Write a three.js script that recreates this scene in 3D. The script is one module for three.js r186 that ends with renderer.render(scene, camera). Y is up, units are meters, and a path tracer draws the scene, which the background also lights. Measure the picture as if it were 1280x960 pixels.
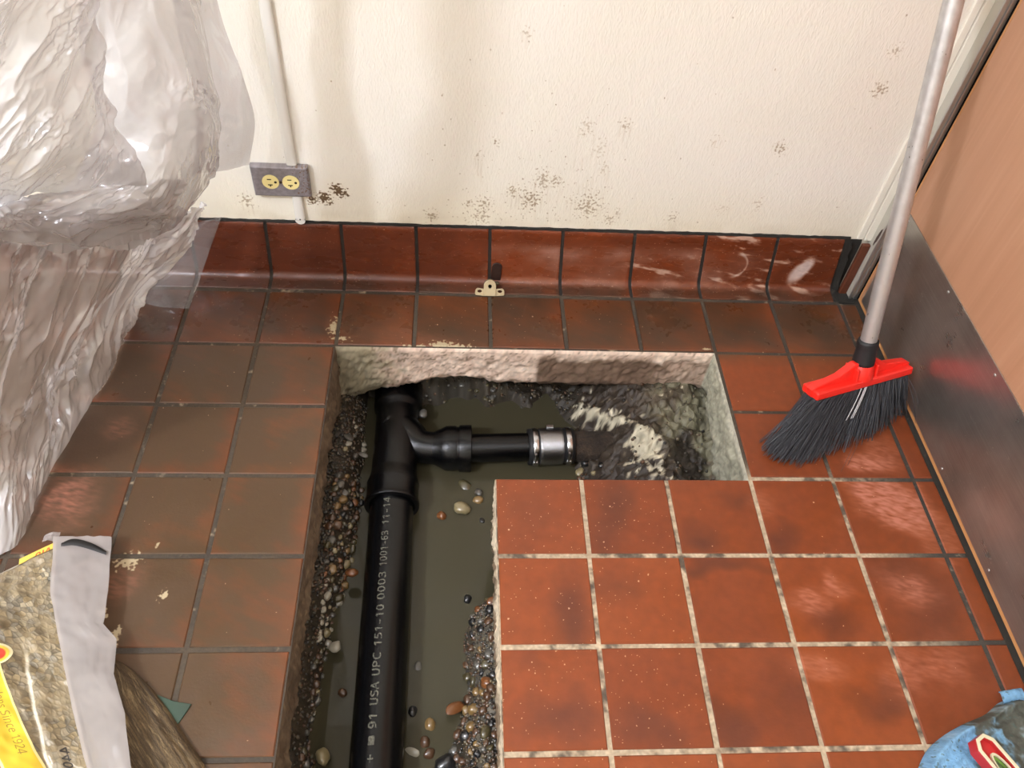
import * as THREE from 'three';
import { ImprovedNoise } from 'three/addons/math/ImprovedNoise.js';
import { RoundedBoxGeometry } from 'three/addons/geometries/RoundedBoxGeometry.js';
import { mergeGeometries, mergeVertices } from 'three/addons/utils/BufferGeometryUtils.js';
import { RectAreaLightUniformsLib } from 'three/addons/lights/RectAreaLightUniformsLib.js';

// ------------------------------------------------------------------ camera, light, exposure
const scene = new THREE.Scene();
scene.background = new THREE.Color(0x000000);
const camera = new THREE.PerspectiveCamera(51.055, 1280 / 960, 0.02, 30);
camera.rotation.set(-0.863775349, -0.113665593, 0.101780364, 'YXZ');
camera.position.set(0.5611, 1.2317, 1.1422);
scene.add(camera);
const renderer = new THREE.WebGLRenderer({ antialias: true });
renderer.toneMapping = THREE.LinearToneMapping;
renderer.toneMappingExposure = 0.82;
renderer.shadowMap.enabled = true;
RectAreaLightUniformsLib.init();
const KEY_AT = [-0.95, 2.3, 1.7], KEY_POWER = 20;       // bare work lamp to the left of the camera
const PANEL_AT = [0.55, 2.54, 1.35], PANEL_SIZE = [1.2, 0.6], PANEL_NITS = 5.2;  // unseen ceiling panel added for fill light

// ------------------------------------------------------------------ helpers
let seed = 20240611;
function rnd() { seed |= 0; seed = (seed + 0x6D2B79F5) | 0; let t = Math.imul(seed ^ (seed >>> 15), 1 | seed); t = (t + Math.imul(t ^ (t >>> 7), 61 | t)) ^ t; return ((t ^ (t >>> 14)) >>> 0) / 4294967296; }
const rr = (a, b) => a + (b - a) * rnd();
const perlin = new ImprovedNoise();
const N3 = (x, y, z = 0.37) => perlin.noise(x + 64.13, y + 91.7, z + 17.2);
function fbm(x, y, z = 0.37, o = 4) { let a = 0.5, s = 0; for (let k = 0; k < o; k++) { s += a * N3(x, y, z + k * 3.1); x *= 2.03; y *= 2.03; z *= 2.03; a *= 0.5; } return s; }
const lerp = (a, b, t) => a + (b - a) * t;
const clamp = (x, a = 0, b = 1) => Math.min(b, Math.max(a, x));
const ss = (a, b, x) => { const t = clamp((x - a) / (b - a)); return t * t * (3 - 2 * t); };
const mix3 = (a, b, t) => [lerp(a[0], b[0], t), lerp(a[1], b[1], t), lerp(a[2], b[2], t)];
const lin = (c) => c.map((v) => { v /= 255; return v <= 0.04045 ? v / 12.92 : Math.pow((v + 0.055) / 1.055, 2.4); });
const V = (x, y, z) => new THREE.Vector3(x, y, z);
const names = {};
function numbered(n) { const k = names[n] = (names[n] ?? -1) + 1; return k ? `${n}_${String(k).padStart(3, '0')}` : n; }
function mesh(name, geo, mat, parent) {
  const m = new THREE.Mesh(geo, mat); m.name = parent ? name : numbered(name); m.castShadow = m.receiveShadow = true; (parent ?? scene).add(m);
  if (parent) { let k = 0; const used = new Set(parent.children.filter((c) => c !== m).map((c) => c.name)); while (used.has(m.name)) m.name = `${name}_${String(++k).padStart(3, '0')}`; }
  return m;
}
function group(name, pos = [0, 0, 0], parent) { const g = new THREE.Group(); g.name = parent ? name : numbered(name); g.position.set(...pos); (parent ?? scene).add(g); return g; }
function tag(o, label, category, grp, kind) { o.userData.label = label; if (category) o.userData.category = category; if (grp) o.userData.group = grp; if (kind) o.userData.kind = kind; return o; }
function structure(o, label) { o.userData.kind = 'structure'; if (label) o.userData.label = label; return o; }
function tex(w, h, fn, srgb = true) {
  const d = new Uint8Array(w * h * 4);
  for (let y = 0; y < h; y++) for (let x = 0; x < w; x++) { const c = fn((x + 0.5) / w, (y + 0.5) / h, x, y), i = (y * w + x) * 4; d[i] = clamp(c[0], 0, 255); d[i + 1] = clamp(c[1], 0, 255); d[i + 2] = clamp(c[2], 0, 255); d[i + 3] = 255; }
  const t = new THREE.DataTexture(d, w, h, THREE.RGBAFormat); t.magFilter = THREE.LinearFilter; t.minFilter = THREE.LinearMipmapLinearFilter; t.generateMipmaps = true;
  t.wrapS = t.wrapT = THREE.MirroredRepeatWrapping; if (srgb) t.colorSpace = THREE.SRGBColorSpace; t.needsUpdate = true; return t;
}
function std(color, roughness, o = {}) { return new THREE.MeshStandardMaterial({ color, roughness, ...o }); }
function phys(color, roughness, o = {}) { return new THREE.MeshPhysicalMaterial({ color, roughness, ...o }); }
// indexed grid: f(i/nu, j/nv) -> [x,y,z]; optional colour c(u,v,p) in linear, uv(u,v,p)
function grid(nu, nv, f, col, uvf) {
  const P = [], C = [], U = [], I = [];
  for (let j = 0; j <= nv; j++) for (let i = 0; i <= nu; i++) { const u = i / nu, v = j / nv, p = f(u, v, i, j); P.push(...p); if (col) C.push(...col(u, v, p)); U.push(...(uvf ? uvf(u, v, p) : [u, v])); }
  for (let j = 0; j < nv; j++) for (let i = 0; i < nu; i++) { const a = j * (nu + 1) + i, b = a + 1, c = a + nu + 1, d = c + 1; I.push(a, c, b, b, c, d); }
  const g = new THREE.BufferGeometry(); g.setAttribute('position', new THREE.Float32BufferAttribute(P, 3)); g.setAttribute('uv', new THREE.Float32BufferAttribute(U, 2));
  if (col) g.setAttribute('color', new THREE.Float32BufferAttribute(C, 3)); g.setIndex(I); g.computeVertexNormals(); return g;
}
function box(x0, x1, y0, y1, z0, z1, r = 0) {
  const w = x1 - x0, h = y1 - y0, d = z1 - z0, g = r ? new RoundedBoxGeometry(w, h, d, 2, Math.min(r, w / 2.01, h / 2.01, d / 2.01)) : new THREE.BoxGeometry(w, h, d);
  return g.translate((x0 + x1) / 2, (y0 + y1) / 2, (z0 + z1) / 2);
}
function cyl(a, b, r0, r1 = r0, n = 24, open = false) {
  const A = V(...a), B = V(...b), g = new THREE.CylinderGeometry(r1, r0, A.distanceTo(B), n, 1, open);
  g.applyQuaternion(new THREE.Quaternion().setFromUnitVectors(V(0, 1, 0), B.clone().sub(A).normalize())); const m = A.add(B).multiplyScalar(0.5); return g.translate(m.x, m.y, m.z);
}
function lathe(a, b, prof, n = 36) { // prof: [radius, t along a->b]
  const A = V(...a), B = V(...b), L = A.distanceTo(B), g = new THREE.LatheGeometry(prof.map(([r, t]) => new THREE.Vector2(r, t * L)), n);
  g.applyQuaternion(new THREE.Quaternion().setFromUnitVectors(V(0, 1, 0), B.clone().sub(A).normalize())); return g.translate(A.x, A.y, A.z);
}
const merge = (list) => mergeGeometries(list.map((g) => { const n = g.index ? g.toNonIndexed() : g; for (const k of Object.keys(n.attributes)) if (!['position', 'normal', 'uv'].includes(k)) n.deleteAttribute(k); if (!n.attributes.uv) n.setAttribute('uv', new THREE.Float32BufferAttribute(new Float32Array(n.attributes.position.count * 2), 2)); return n; }));

// ------------------------------------------------------------------ layout (metres; x along the back wall, z towards the camera)
const P = 0.16, WALL_Z = -0.21, COVE_Z = -0.205;
const HX0 = 0.3185, HX1 = 0.6415, HX2 = 1.1175, HZ1 = 0.3245, HZ2 = 0.98;   // L-shaped trench: long leg x HX0..HX1, short leg to HX2
const inHole = (x, z) => x > HX0 && z > 0 && ((x < HX1 && z < HZ2) || (x < HX2 && z < HZ1));

// ------------------------------------------------------------------ room shell
const WX0 = -0.25, WX1 = 1.46, WY0 = 0.13, WY1 = 0.83;
// dirt on the wall: [x, y, radius, strength, drip length]
const DIRT = [[0.296, 0.212, 0.009, 1.05, 0], [0.322, 0.236, 0.008, 0.95, 0], [0.332, 0.225, 0.008, 0.95, 0], [0.27, 0.206, 0.006, 0.95, 0.0], [0.605, 0.323, 0.008, 0.4, 0.06], [0.676, 0.242, 0.012, 0.5, 0.06], [0.714, 0.223, 0.016, 0.6, 0.05], [0.738, 0.273, 0.02, 0.45, 0.11], [0.76, 0.27, 0.014, 0.45, 0.1],
  [0.7, 0.24, 0.012, 0.5, 0.07], [0.81, 0.394, 0.02, 0.3, 0.2], [0.837, 0.35, 0.024, 0.22, 0.2], [0.837, 0.215, 0.026, 0.5, 0.05], [0.855, 0.306, 0.012, 0.3, 0.13], [0.882, 0.402, 0.012, 0.4, 0.05], [0.636, 0.358, 0.006, 0.55, 0], [0.681, 0.574, 0.012, 0.3, 0.04], [1.195, 0.366, 0.011, 0.5, 0], [1.192, 0.232, 0.014, 0.3, 0], [1.063, 0.379, 0.014, 0.25, 0.05],
  [1.342, 0.497, 0.012, 0.5, 0], [1.338, 0.569, 0.012, 0.4, 0], [0.513, 0.176, 0.012, 0.5, 0.02], [0.613, 0.179, 0.02, 0.45, 0.01], [0.62, 0.21, 0.013, 0.5, 0.01], [0.59, 0.208, 0.008, 0.5, 0.01], [0.8, 0.225, 0.012, 0.3, 0.06], [0.9, 0.2, 0.008, 0.4, 0.02], [0.886, 0.18, 0.014, 0.45, 0.01], [0.14, 0.2, 0.012, 0.5, 0.05], [1.02, 0.19, 0.01, 0.4, 0], [1.12, 0.22, 0.018, 0.2, 0.02]];
const SPECKS = []; for (let k = 0; k < 230; k++) { const c = rnd(); SPECKS.push([c < 0.6 ? 0.72 + 0.22 * (rnd() + rnd() - 1) : rr(0, 1.42), c < 0.6 ? 0.17 + 0.3 * rnd() * rnd() : rr(0.16, 0.75), rr(0.0006, 0.0015), rr(0.3, 0.75)]); }
const wallMap = tex(1600, 655, (u, v) => {
  const x = lerp(WX0, WX1, u), y = lerp(WY0, WY1, v);
  const t = 0.5 + fbm(x * 3, y * 3, 1, 3);
  let c = mix3([238, 235, 226], [231, 226, 212], clamp(t));
  c = mix3(c, [228, 216, 184], 0.55 * ss(0.32, 0.14, y) * (0.6 + 0.5 * fbm(x * 6, y * 6, 3)));
  let d = 0; const n = fbm(x * 210, y * 190, 5, 4), n2 = fbm(x * 45, y * 30, 9, 2);
  for (const [dx, dy, r, s, len] of DIRT) {
    if (Math.abs(x - dx) > r * 2.4 + 0.012 || y > dy + r * 2 || y < dy - r * 2 - len) continue;
    const q = Math.hypot(x - dx, (y - dy) * 0.85) / r; d = Math.max(d, s * ss(0.1, 0.42, n * 1.7 + 0.7 * s + 0.02 - q * 0.42));
    if (len) for (let k = 0; k < 3; k++) { const lx = dx + (k - 1) * r * 0.8 + 0.002 * N3(y * 40, dx * 9 + k); const e = dy - y; if (e > 0 && e < len * (0.5 + 0.25 * k)) d = Math.max(d, s * 0.3 * ss(0.0026, 0.0004, Math.abs(x - lx)) * clamp(0.5 + n2 * 2.4)); }
  }
  for (const [sx, sy, r, s] of SPECKS) if (Math.abs(x - sx) < r && Math.abs(y - sy) < r * 1.6 && Math.hypot(x - sx, (y - sy) * 0.7) < r) d = Math.max(d, s * 0.7);
  const grime = clamp(ss(0.19, 0.145, y) * (fbm(x * 14, y * 20, 7) * 0.9 + 0.12));
  c = mix3(c, [150, 128, 96], grime * 0.6);
  return mix3(c, mix3([156, 134, 100], [96, 76, 52], clamp(d)), clamp(d * 1.1));
});
const wallBump = tex(512, 512, (u, v) => { const t = 6.2831853; const a = N3(u * 46, v * 15, 2), b = N3(u * 90 + a, v * 26, 8), c = N3(u * 22, v * 8, 4); const h = 128 + 90 * (Math.abs(a) - 0.25) + 60 * b + 40 * c; return [h, h, h]; }, false);
wallBump.repeat.set(1 / 0.22 * (WX1 - WX0), 1 / 0.22 * (WY1 - WY0));
const wallMat = std(0xffffff, 0.55, { map: wallMap, bumpMap: wallBump, bumpScale: 0.0011 });
const plain = std(0xd9d2c2, 0.8), ceilMat = std(0xdedbd2, 0.9);
const RX0 = -1.7, RX1 = 1.62, RZ1 = 3.0, RH = 2.6;
{
  const g = new THREE.PlaneGeometry(RX1 - RX0 + 0.2, RH + 0.4, 1, 1), w = box(RX0 - 0.1, RX1 + 0.1, -0.45, RH + 0.1, WALL_Z - 0.1, WALL_Z);
  const p = w.attributes.position, uv = w.attributes.uv; for (let i = 0; i < p.count; i++) uv.setXY(i, (p.getX(i) - WX0) / (WX1 - WX0), (p.getY(i) - WY0) / (WY1 - WY0));
  structure(mesh('wall_back', w, wallMat), 'cream embossed back wall with mud splashes and drips above the tile skirting');
  structure(mesh('wall_left', box(RX0 - 0.1, RX0, -0.45, RH + 0.1, WALL_Z, RZ1), plain));
  structure(mesh('wall_front', box(RX0 - 0.1, RX1 + 0.1, -0.45, RH + 0.1, RZ1, RZ1 + 0.1), plain));
  const wr = structure(group('wall_right'));
  mesh('wall_panel', box(1.6, 1.7, -0.45, RH + 0.1, WALL_Z, RZ1), plain, wr); mesh('wall_panel', box(1.49, 1.6, 0, RH + 0.1, 0.82, RZ1), plain, wr); mesh('wall_panel', box(1.49, 1.6, 2.1, RH + 0.1, WALL_Z, 0.82), plain, wr);
  structure(mesh('ceiling', box(RX0 - 0.1, RX1 + 0.1, RH, RH + 0.1, WALL_Z - 0.1, RZ1 + 0.1), ceilMat));
}

// ------------------------------------------------------------------ floor: quarry tiles on a grout bed, cut concrete slab, trench soil
const FX0 = -0.3, FX1 = 1.5, FZ0 = -0.18, FZ1 = 0.9;
const FW = 1760, FH = 1056;
const fu = (x) => (x - FX0) / (FX1 - FX0), fv = (z) => (z - FZ0) / (FZ1 - FZ0);
const TSEED = (i, j) => { const s = Math.sin(i * 127.1 + j * 311.7) * 43758.5453; return s - Math.floor(s); };
// dark flash marks and pale scuffs: [x, z, radius x, radius z, strength]
const MARKS = [[0.70, 0.40, 0.05, 0.06, 0.3], [0.86, 0.37, 0.035, 0.05, 0.7], [0.83, 0.44, 0.04, 0.05, 0.5], [0.76, 0.58, 0.035, 0.075, 0.75], [0.84, 0.53, 0.05, 0.03, 0.4], [1.0, 0.45, 0.035, 0.03, 0.75], [1.0, 0.5, 0.06, 0.014, 0.7], [1.1, 0.36, 0.05, 0.02, 0.5], [1.15, 0.45, 0.03, 0.025, 0.7], [1.1, 0.5, 0.05, 0.015, 0.4], [1.2, 0.6, 0.045, 0.03, 0.6], [0.73, 0.75, 0.06, 0.035, 0.6], [0.86, 0.77, 0.06, 0.04, 0.6], [0.98, 0.76, 0.05, 0.03, 0.6], [1.09, 0.72, 0.05, 0.05, 0.4], [1.24, 0.73, 0.06, 0.03, 0.6], [1.36, 0.62, 0.07, 0.06, 0.5], [1.34, 0.5, 0.07, 0.05, 0.55], [1.4, 0.55, 0.05, 0.05, 0.4], [0.69, 0.66, 0.025, 0.03, 0.25], [1.1, 0.85, 0.06, 0.03, 0.5]];
const SCUFFS = [[1.37, 0.37, 0.08, 0.06, 1.0], [1.37, 0.29, 0.07, 0.03, 0.95], [1.4, 0.27, 0.04, 0.05, 0.5], [1.17, 0.56, 0.055, 0.035, 0.6], [1.21, 0.53, 0.02, 0.03, 0.5], [1.15, 0.68, 0.045, 0.025, 0.5], [1.29, 0.69, 0.05, 0.05, 0.5], [1.34, 0.54, 0.06, 0.04, 0.6], [1.36, 0.68, 0.06, 0.05, 0.45], [1.22, 0.545, 0.035, 0.03, 0.55], [1.44, 0.45, 0.04, 0.08, 0.4], [1.12, 0.37, 0.03, 0.03, 0.35], [-0.05, 0.55, 0.05, 0.05, 0.45], [-0.1, 0.37, 0.06, 0.06, 0.6], [0.04, 0.53, 0.035, 0.04, 0.35], [-0.05, 0.22, 0.04, 0.04, 0.35], [1.0, -0.1, 0.03, 0.02, 0.15], [0.5, -0.02, 0.1, 0.03, 0.15]];
const LIME = [[0.535, -0.008, 0.03, 0.012], [0.57, -0.004, 0.03, 0.008], [0.48, -0.003, 0.03, 0.004], [0.035, 0.49, 0.022, 0.016], [0.31, -0.05, 0.012, 0.03], [0.33, -0.02, 0.02, 0.008], [0.105, 0.55, 0.008, 0.01], [0.075, 0.46, 0.004, 0.005], [0.018, 0.58, 0.012, 0.01], [0.05, 0.62, 0.008, 0.02], [1.1, -0.01, 0.01, 0.004]];
const GLINTS = []; for (let k = 0; k < 900; k++) { const t = rnd(); const x = t < 0.5 ? rr(0.64, 0.95) : rr(-0.1, 1.45), z = t < 0.5 ? rr(0.33, 0.85) : t < 0.7 ? rr(-0.17, 0.02) : rr(-0.15, 0.85); GLINTS.push([x, z, rr(0.0004, 0.0009) * (rnd() < 0.05 ? 2 : 1)]); }
const glintCells = new Map(); for (const g of GLINTS) { const k = Math.floor(g[0] * 50) + ',' + Math.floor(g[1] * 50); if (!glintCells.has(k)) glintCells.set(k, []); glintCells.get(k).push(g); }
const floorMap = tex(FW, FH, (u, v) => {
  const x = lerp(FX0, FX1, u), z = lerp(FZ0, FZ1, v), i = Math.floor(x / P), j = Math.floor(z / P), r = TSEED(i, j), fx = x / P - i, fz = z / P - j;
  const left = ss(0.45, 0.25, x) * ss(-0.02, 0.06, z) + ss(0.05, -0.03, z) * 0.75, n = fbm(x * 9, z * 9, 2 + i * 1.7 + j, 4), n2 = fbm(x * 60, z * 60, 4, 3);
  let c = mix3([134, 65, 28], [116, 54, 24], clamp(r + n * 0.6));
  c = mix3(c, [142, 72, 38], clamp(fbm(x * 5 + 9, z * 16, 6) * 0.8)); c = c.map((q) => q * (1 + 0.1 * n2));
  // dusty dried film on the wet left side and along the skirting
  const edge = Math.max(ss(0.3, 0.0, 1 - fx), ss(0.28, 0.0, 1 - fz)) * 0.8;
  const film = clamp(left * (1.05 + 0.9 * n + 0.35 * fbm(x * 14 + z * 8, z * 60 - x * 30, 11)) - edge * (0.1 + 0.6 * r) * left);
  c = mix3(c, z < 0 ? [66, 48, 33] : [76, 59, 39], film * 0.92);
  c = mix3(c, [58, 32, 22], 0.4 * clamp(ss(0.1, -0.2, x) * (0.6 + n * 1.5)));
  for (const [mx, mz, rx, rz, s] of MARKS) if (Math.abs(x - mx) < rx * 2 && Math.abs(z - mz) < rz * 2 && Math.floor(mx / P) === i && Math.floor(mz / P) === j) { const q = Math.hypot((x - mx + 0.03 * n) / rx, (z - mz + 0.03 * N3(x * 20, z * 20, 31)) / rz) * 0.8 + n * 0.5; c = mix3(c, [72, 38, 28], 0.8 * s * ss(1.25, 0.0, q)); }
  for (const [mx, mz, rx, rz, s] of SCUFFS) if (Math.abs(x - mx) < rx * 2 && Math.abs(z - mz) < rz * 2) { const q = Math.hypot((x - mx) / rx, (z - mz) / rz) + n * 1.2, st = 0.55 + 0.9 * fbm(x * 40 + z * 60, z * 170 - x * 60, 3, 2); c = mix3(c, [180, 114, 94], clamp(1.35 * s * ss(1.3, 0.4, q) * st)); }
  for (const [mx, mz, rx, rz] of LIME) if (Math.abs(x - mx) < rx * 2 && Math.abs(z - mz) < rz * 2) { const q = Math.hypot((x - mx) / rx, (z - mz) / rz); c = mix3(c, [176, 160, 128], ss(0.05, 0.25, fbm(x * 160, z * 160, 8, 2) + 0.5 - q * 0.5)); }
  const cell = glintCells.get(Math.floor(x * 50) + ',' + Math.floor(z * 50)); if (cell) for (const [gx, gz, gr] of cell) if (Math.hypot(x - gx, z - gz) < gr) c = mix3(c, [226, 200, 170], 0.75);
  return c;
});
const floorRough = tex(1024, 614, (u, v) => {
  const x = lerp(FX0, FX1, u), z = lerp(FZ0, FZ1, v), wet = ss(0.03, -0.06, z) * 0.8 + 0.35 * ss(0.35, 0.25, x); const n = fbm(x * 12, z * 12, 21, 4);
  const r = clamp(0.46 - wet * 0.16 + n * 0.28 + 0.1 * fbm(x * 90, z * 90, 3, 2), 0.12, 0.8) * 255; return [r, r, r];
}, false);
const floorBump = tex(1024, 1024, (u, v) => { const h = 128 + 70 * fbm(u * 24, v * 24, 2, 4) + 40 * fbm(u * 150, v * 150, 5, 2); return [h, h, h]; }, false); floorBump.repeat.set(3, 2);
const tileMat = std(0xffffff, 1.0, { map: floorMap, roughnessMap: floorRough, bumpMap: floorBump, bumpScale: 0.0006 });
function tileGeo(x0, x1, z0, z1, y = 0, b = 0.0016, h = 0.011) {
  const t0 = rr(-0.0004, 0.0004), t1 = rr(-0.0004, 0.0004), yy = (x, z) => y + t0 * (x - x0) / 0.15 + t1 * (z - z0) / 0.15;
  const Pn = [], U = [], I = []; const add = (x, yv, z) => { Pn.push(x, yv, z); U.push(fu(x), fv(z)); return Pn.length / 3 - 1; };
  const quad = (a, c, d, e) => { const k = [a, c, d, e].map((q) => add(...q)); I.push(k[0], k[1], k[2], k[0], k[2], k[3]); };
  const T = [[x0 + b, yy(x0, z0), z0 + b], [x0 + b, yy(x0, z1), z1 - b], [x1 - b, yy(x1, z1), z1 - b], [x1 - b, yy(x1, z0), z0 + b]], M = [[x0, yy(x0, z0) - b, z0], [x0, yy(x0, z1) - b, z1], [x1, yy(x1, z1) - b, z1], [x1, yy(x1, z0) - b, z0]], B = M.map(([a, , c]) => [a, y - h, c]);
  quad(...T); for (let k = 0; k < 4; k++) { const n = (k + 1) % 4; quad(T[k], M[k], M[n], T[n]); quad(M[k], B[k], B[n], M[n]); }
  const g = new THREE.BufferGeometry(); g.setAttribute('position', new THREE.Float32BufferAttribute(Pn, 3)); g.setAttribute('uv', new THREE.Float32BufferAttribute(U, 2)); g.setIndex(I); g.computeVertexNormals(); return g;
}
const floor = structure(group('floor'), 'red quarry tile floor broken open by an L-shaped trench');
const J = 0.004;
for (let i = -8; i <= 9; i++) for (let j = -1; j <= 8; j++) {
  const x0 = i * P + J, x1 = i === 9 ? 1.479 : (i + 1) * P - J, z0 = j * P + J, z1 = (j + 1) * P - J;
  if (inHole((x0 + x1) / 2, (z0 + z1) / 2)) continue;
  mesh('tile', tileGeo(x0 + rr(-0.0006, 0.0006), x1 + rr(-0.0006, 0.0006), z0 + rr(-0.0006, 0.0006), z1 + rr(-0.0006, 0.0006), rr(-0.0005, 0.0004)), tileMat, floor);
}
// grout bed with the trench cut out of it
const holePath = [];   // counter-clockwise seen from above is not needed: only a closed run of points with the wall's inward normal
{
  const corner = [[HX0, HZ2], [HX0, 0], [HX2, 0], [HX2, HZ1], [HX1, HZ1], [HX1, HZ2]];
  for (let k = 0; k < corner.length; k++) {
    const a = corner[k], b = corner[(k + 1) % corner.length], L = Math.hypot(b[0] - a[0], b[1] - a[1]), n = Math.max(2, Math.round(L / 0.004)), nx = -(b[1] - a[1]) / L, nz = (b[0] - a[0]) / L;
    for (let q = 0; q < n; q++) { const t = q / n, x = lerp(a[0], b[0], t), z = lerp(a[1], b[1], t); holePath.push({ x, z, nx, nz, side: k }); }
  }
}
const groutMap = tex(1152, 690, (u, v) => {
  const x = lerp(FX0, FX1, u), z = lerp(FZ0, FZ1, v), clean = ss(0.55, 0.66, x + 0.02 * N3(x * 20, z * 20)) * ss(0.27, 0.33, z) * ss(1.46, 1.30, x + 0.25 * (0.6 - z) * 0.3), n = fbm(x * 50, z * 50, 3, 4), n2 = fbm(x * 7, z * 7, 6, 3), n3 = fbm(x * 190, z * 190, 1, 2);
  let c = mix3([82, 70, 55], [56, 50, 43], clamp(0.5 + n2)); c = mix3(c, [58, 54, 48], ss(1.2, 1.44, x));
  c = mix3(c, [170, 154, 128], 0.75 * ss(0.16, 0.4, n + 0.4 * n2 - 0.1 * ss(0.1, 0.3, x)));
  const k = mix3([186, 168, 142], [150, 132, 108], clamp(0.4 + n * 1.4)); c = mix3(c, mix3(k, [74, 64, 54], 0.85 * ss(0.0, 0.45, n * 0.9 + n2 * 0.9 + 0.12 * ss(0.85, 0.66, x))), clean);
  return c.map((q) => q * (1 + 0.3 * n3));
});
const groutMat = std(0xffffff, 0.85, { map: groutMap, bumpMap: floorBump, bumpScale: 0.002 });
{
  const s = new THREE.Shape([[-1.3, -0.2], [1.6, -0.2], [1.6, 1.46], [-1.3, 1.46]].map((q) => new THREE.Vector2(...q)));
  s.holes.push(new THREE.Path(holePath.map((q) => new THREE.Vector2(q.x, q.z))));
  const g = new THREE.ShapeGeometry(s), p = g.attributes.position, uv = g.attributes.uv, nn = g.attributes.normal;
  for (let i = 0; i < p.count; i++) { const x = p.getX(i), z = p.getY(i); p.setXYZ(i, x, -0.0024, z); uv.setXY(i, fu(x), fv(z)); nn.setXYZ(i, 0, 1, 0); }
  const id = g.index.array; for (let i = 0; i < id.length; i += 3) { const t = id[i]; id[i] = id[i + 1]; id[i + 1] = t; }
  mesh('grout_bed', g, groutMat, floor);
  const dull = std(0x7c5440, 0.7);
  mesh('floor_border', box(-1.8, -1.3, -0.12, -0.001, -0.21, RZ1), dull, floor); mesh('floor_border', box(-1.3, 1.6, -0.12, -0.001, 1.46, RZ1), dull, floor);
}
// broken concrete rim of the trench
const backBottom = [[0.30, 0.205], [0.33, 0.19], [0.365, 0.168], [0.40, 0.15], [0.43, 0.142], [0.475, 0.125], [0.516, 0.11], [0.56, 0.102], [0.594, 0.103], [0.657, 0.12], [0.73, 0.122], [0.8, 0.125], [0.9, 0.122], [0.98, 0.127], [1.05, 0.118], [1.095, 0.113], [1.12, 0.125]];
const interp = (T, x) => { if (x <= T[0][0]) return T[0][1]; for (let k = 1; k < T.length; k++) if (x <= T[k][0]) return lerp(T[k - 1][1], T[k][1], (x - T[k - 1][0]) / (T[k][0] - T[k - 1][0])); return T[T.length - 1][1]; };
function rimDepth(q) {
  const n = 0.012 * N3(q.x * 14, q.z * 14, 5) + 0.007 * N3(q.x * 60, q.z * 60, 2);
  if (q.side === 1) return interp(backBottom, q.x) + n * 0.6;
  if (q.side === 2) return lerp(0.125, 0.178, ss(0, 0.2, q.z)) + n;
  if (q.side === 0) return lerp(0.115, 0.205, ss(0.14, 0.0, q.z)) + n * 0.6;
  return 0.13 + n;
}
function rimColor(q, d, D) {
  const n = fbm(q.x * 26 + q.z * 9, q.z * 26 + d * 26, d * 20, 4), n2 = fbm(q.x * 110, d * 110, q.z * 110, 3), f = d / D; let c;
  if (q.side === 1) {
    c = mix3([228, 208, 190], [204, 176, 158], clamp(0.5 + n * 1.4));
    c = mix3(c, [158, 148, 124], ss(0.46, 0.38, q.x + n * 0.1));
    const stain = ss(0.738, 0.748, q.x + 0.006 * n2) * ss(0.1, 0.28, f + 0.25 * n) * (1 - 0.6 * ss(0.98, 1.05, q.x + 0.1 * n));
    c = mix3(c, [100, 78, 62], stain * 0.9); c = mix3(c, [206, 200, 184], 0.5 * ss(0.15, 0.4, n) * ss(0.5, 0.42, q.x));
    c = mix3(c, [84, 72, 56], 0.7 * ss(0.15, 0.32, n2 + n * 0.5));
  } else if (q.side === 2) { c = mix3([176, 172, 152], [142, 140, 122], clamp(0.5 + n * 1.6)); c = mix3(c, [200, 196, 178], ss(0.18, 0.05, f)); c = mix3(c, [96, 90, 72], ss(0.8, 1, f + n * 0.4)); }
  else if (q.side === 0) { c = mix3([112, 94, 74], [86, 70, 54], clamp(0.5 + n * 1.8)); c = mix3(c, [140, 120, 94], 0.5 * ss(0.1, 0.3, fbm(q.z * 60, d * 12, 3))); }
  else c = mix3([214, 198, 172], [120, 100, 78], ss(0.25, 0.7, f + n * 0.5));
  return lin(c.map((k) => k * (1 + 0.4 * n2)));
}
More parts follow.
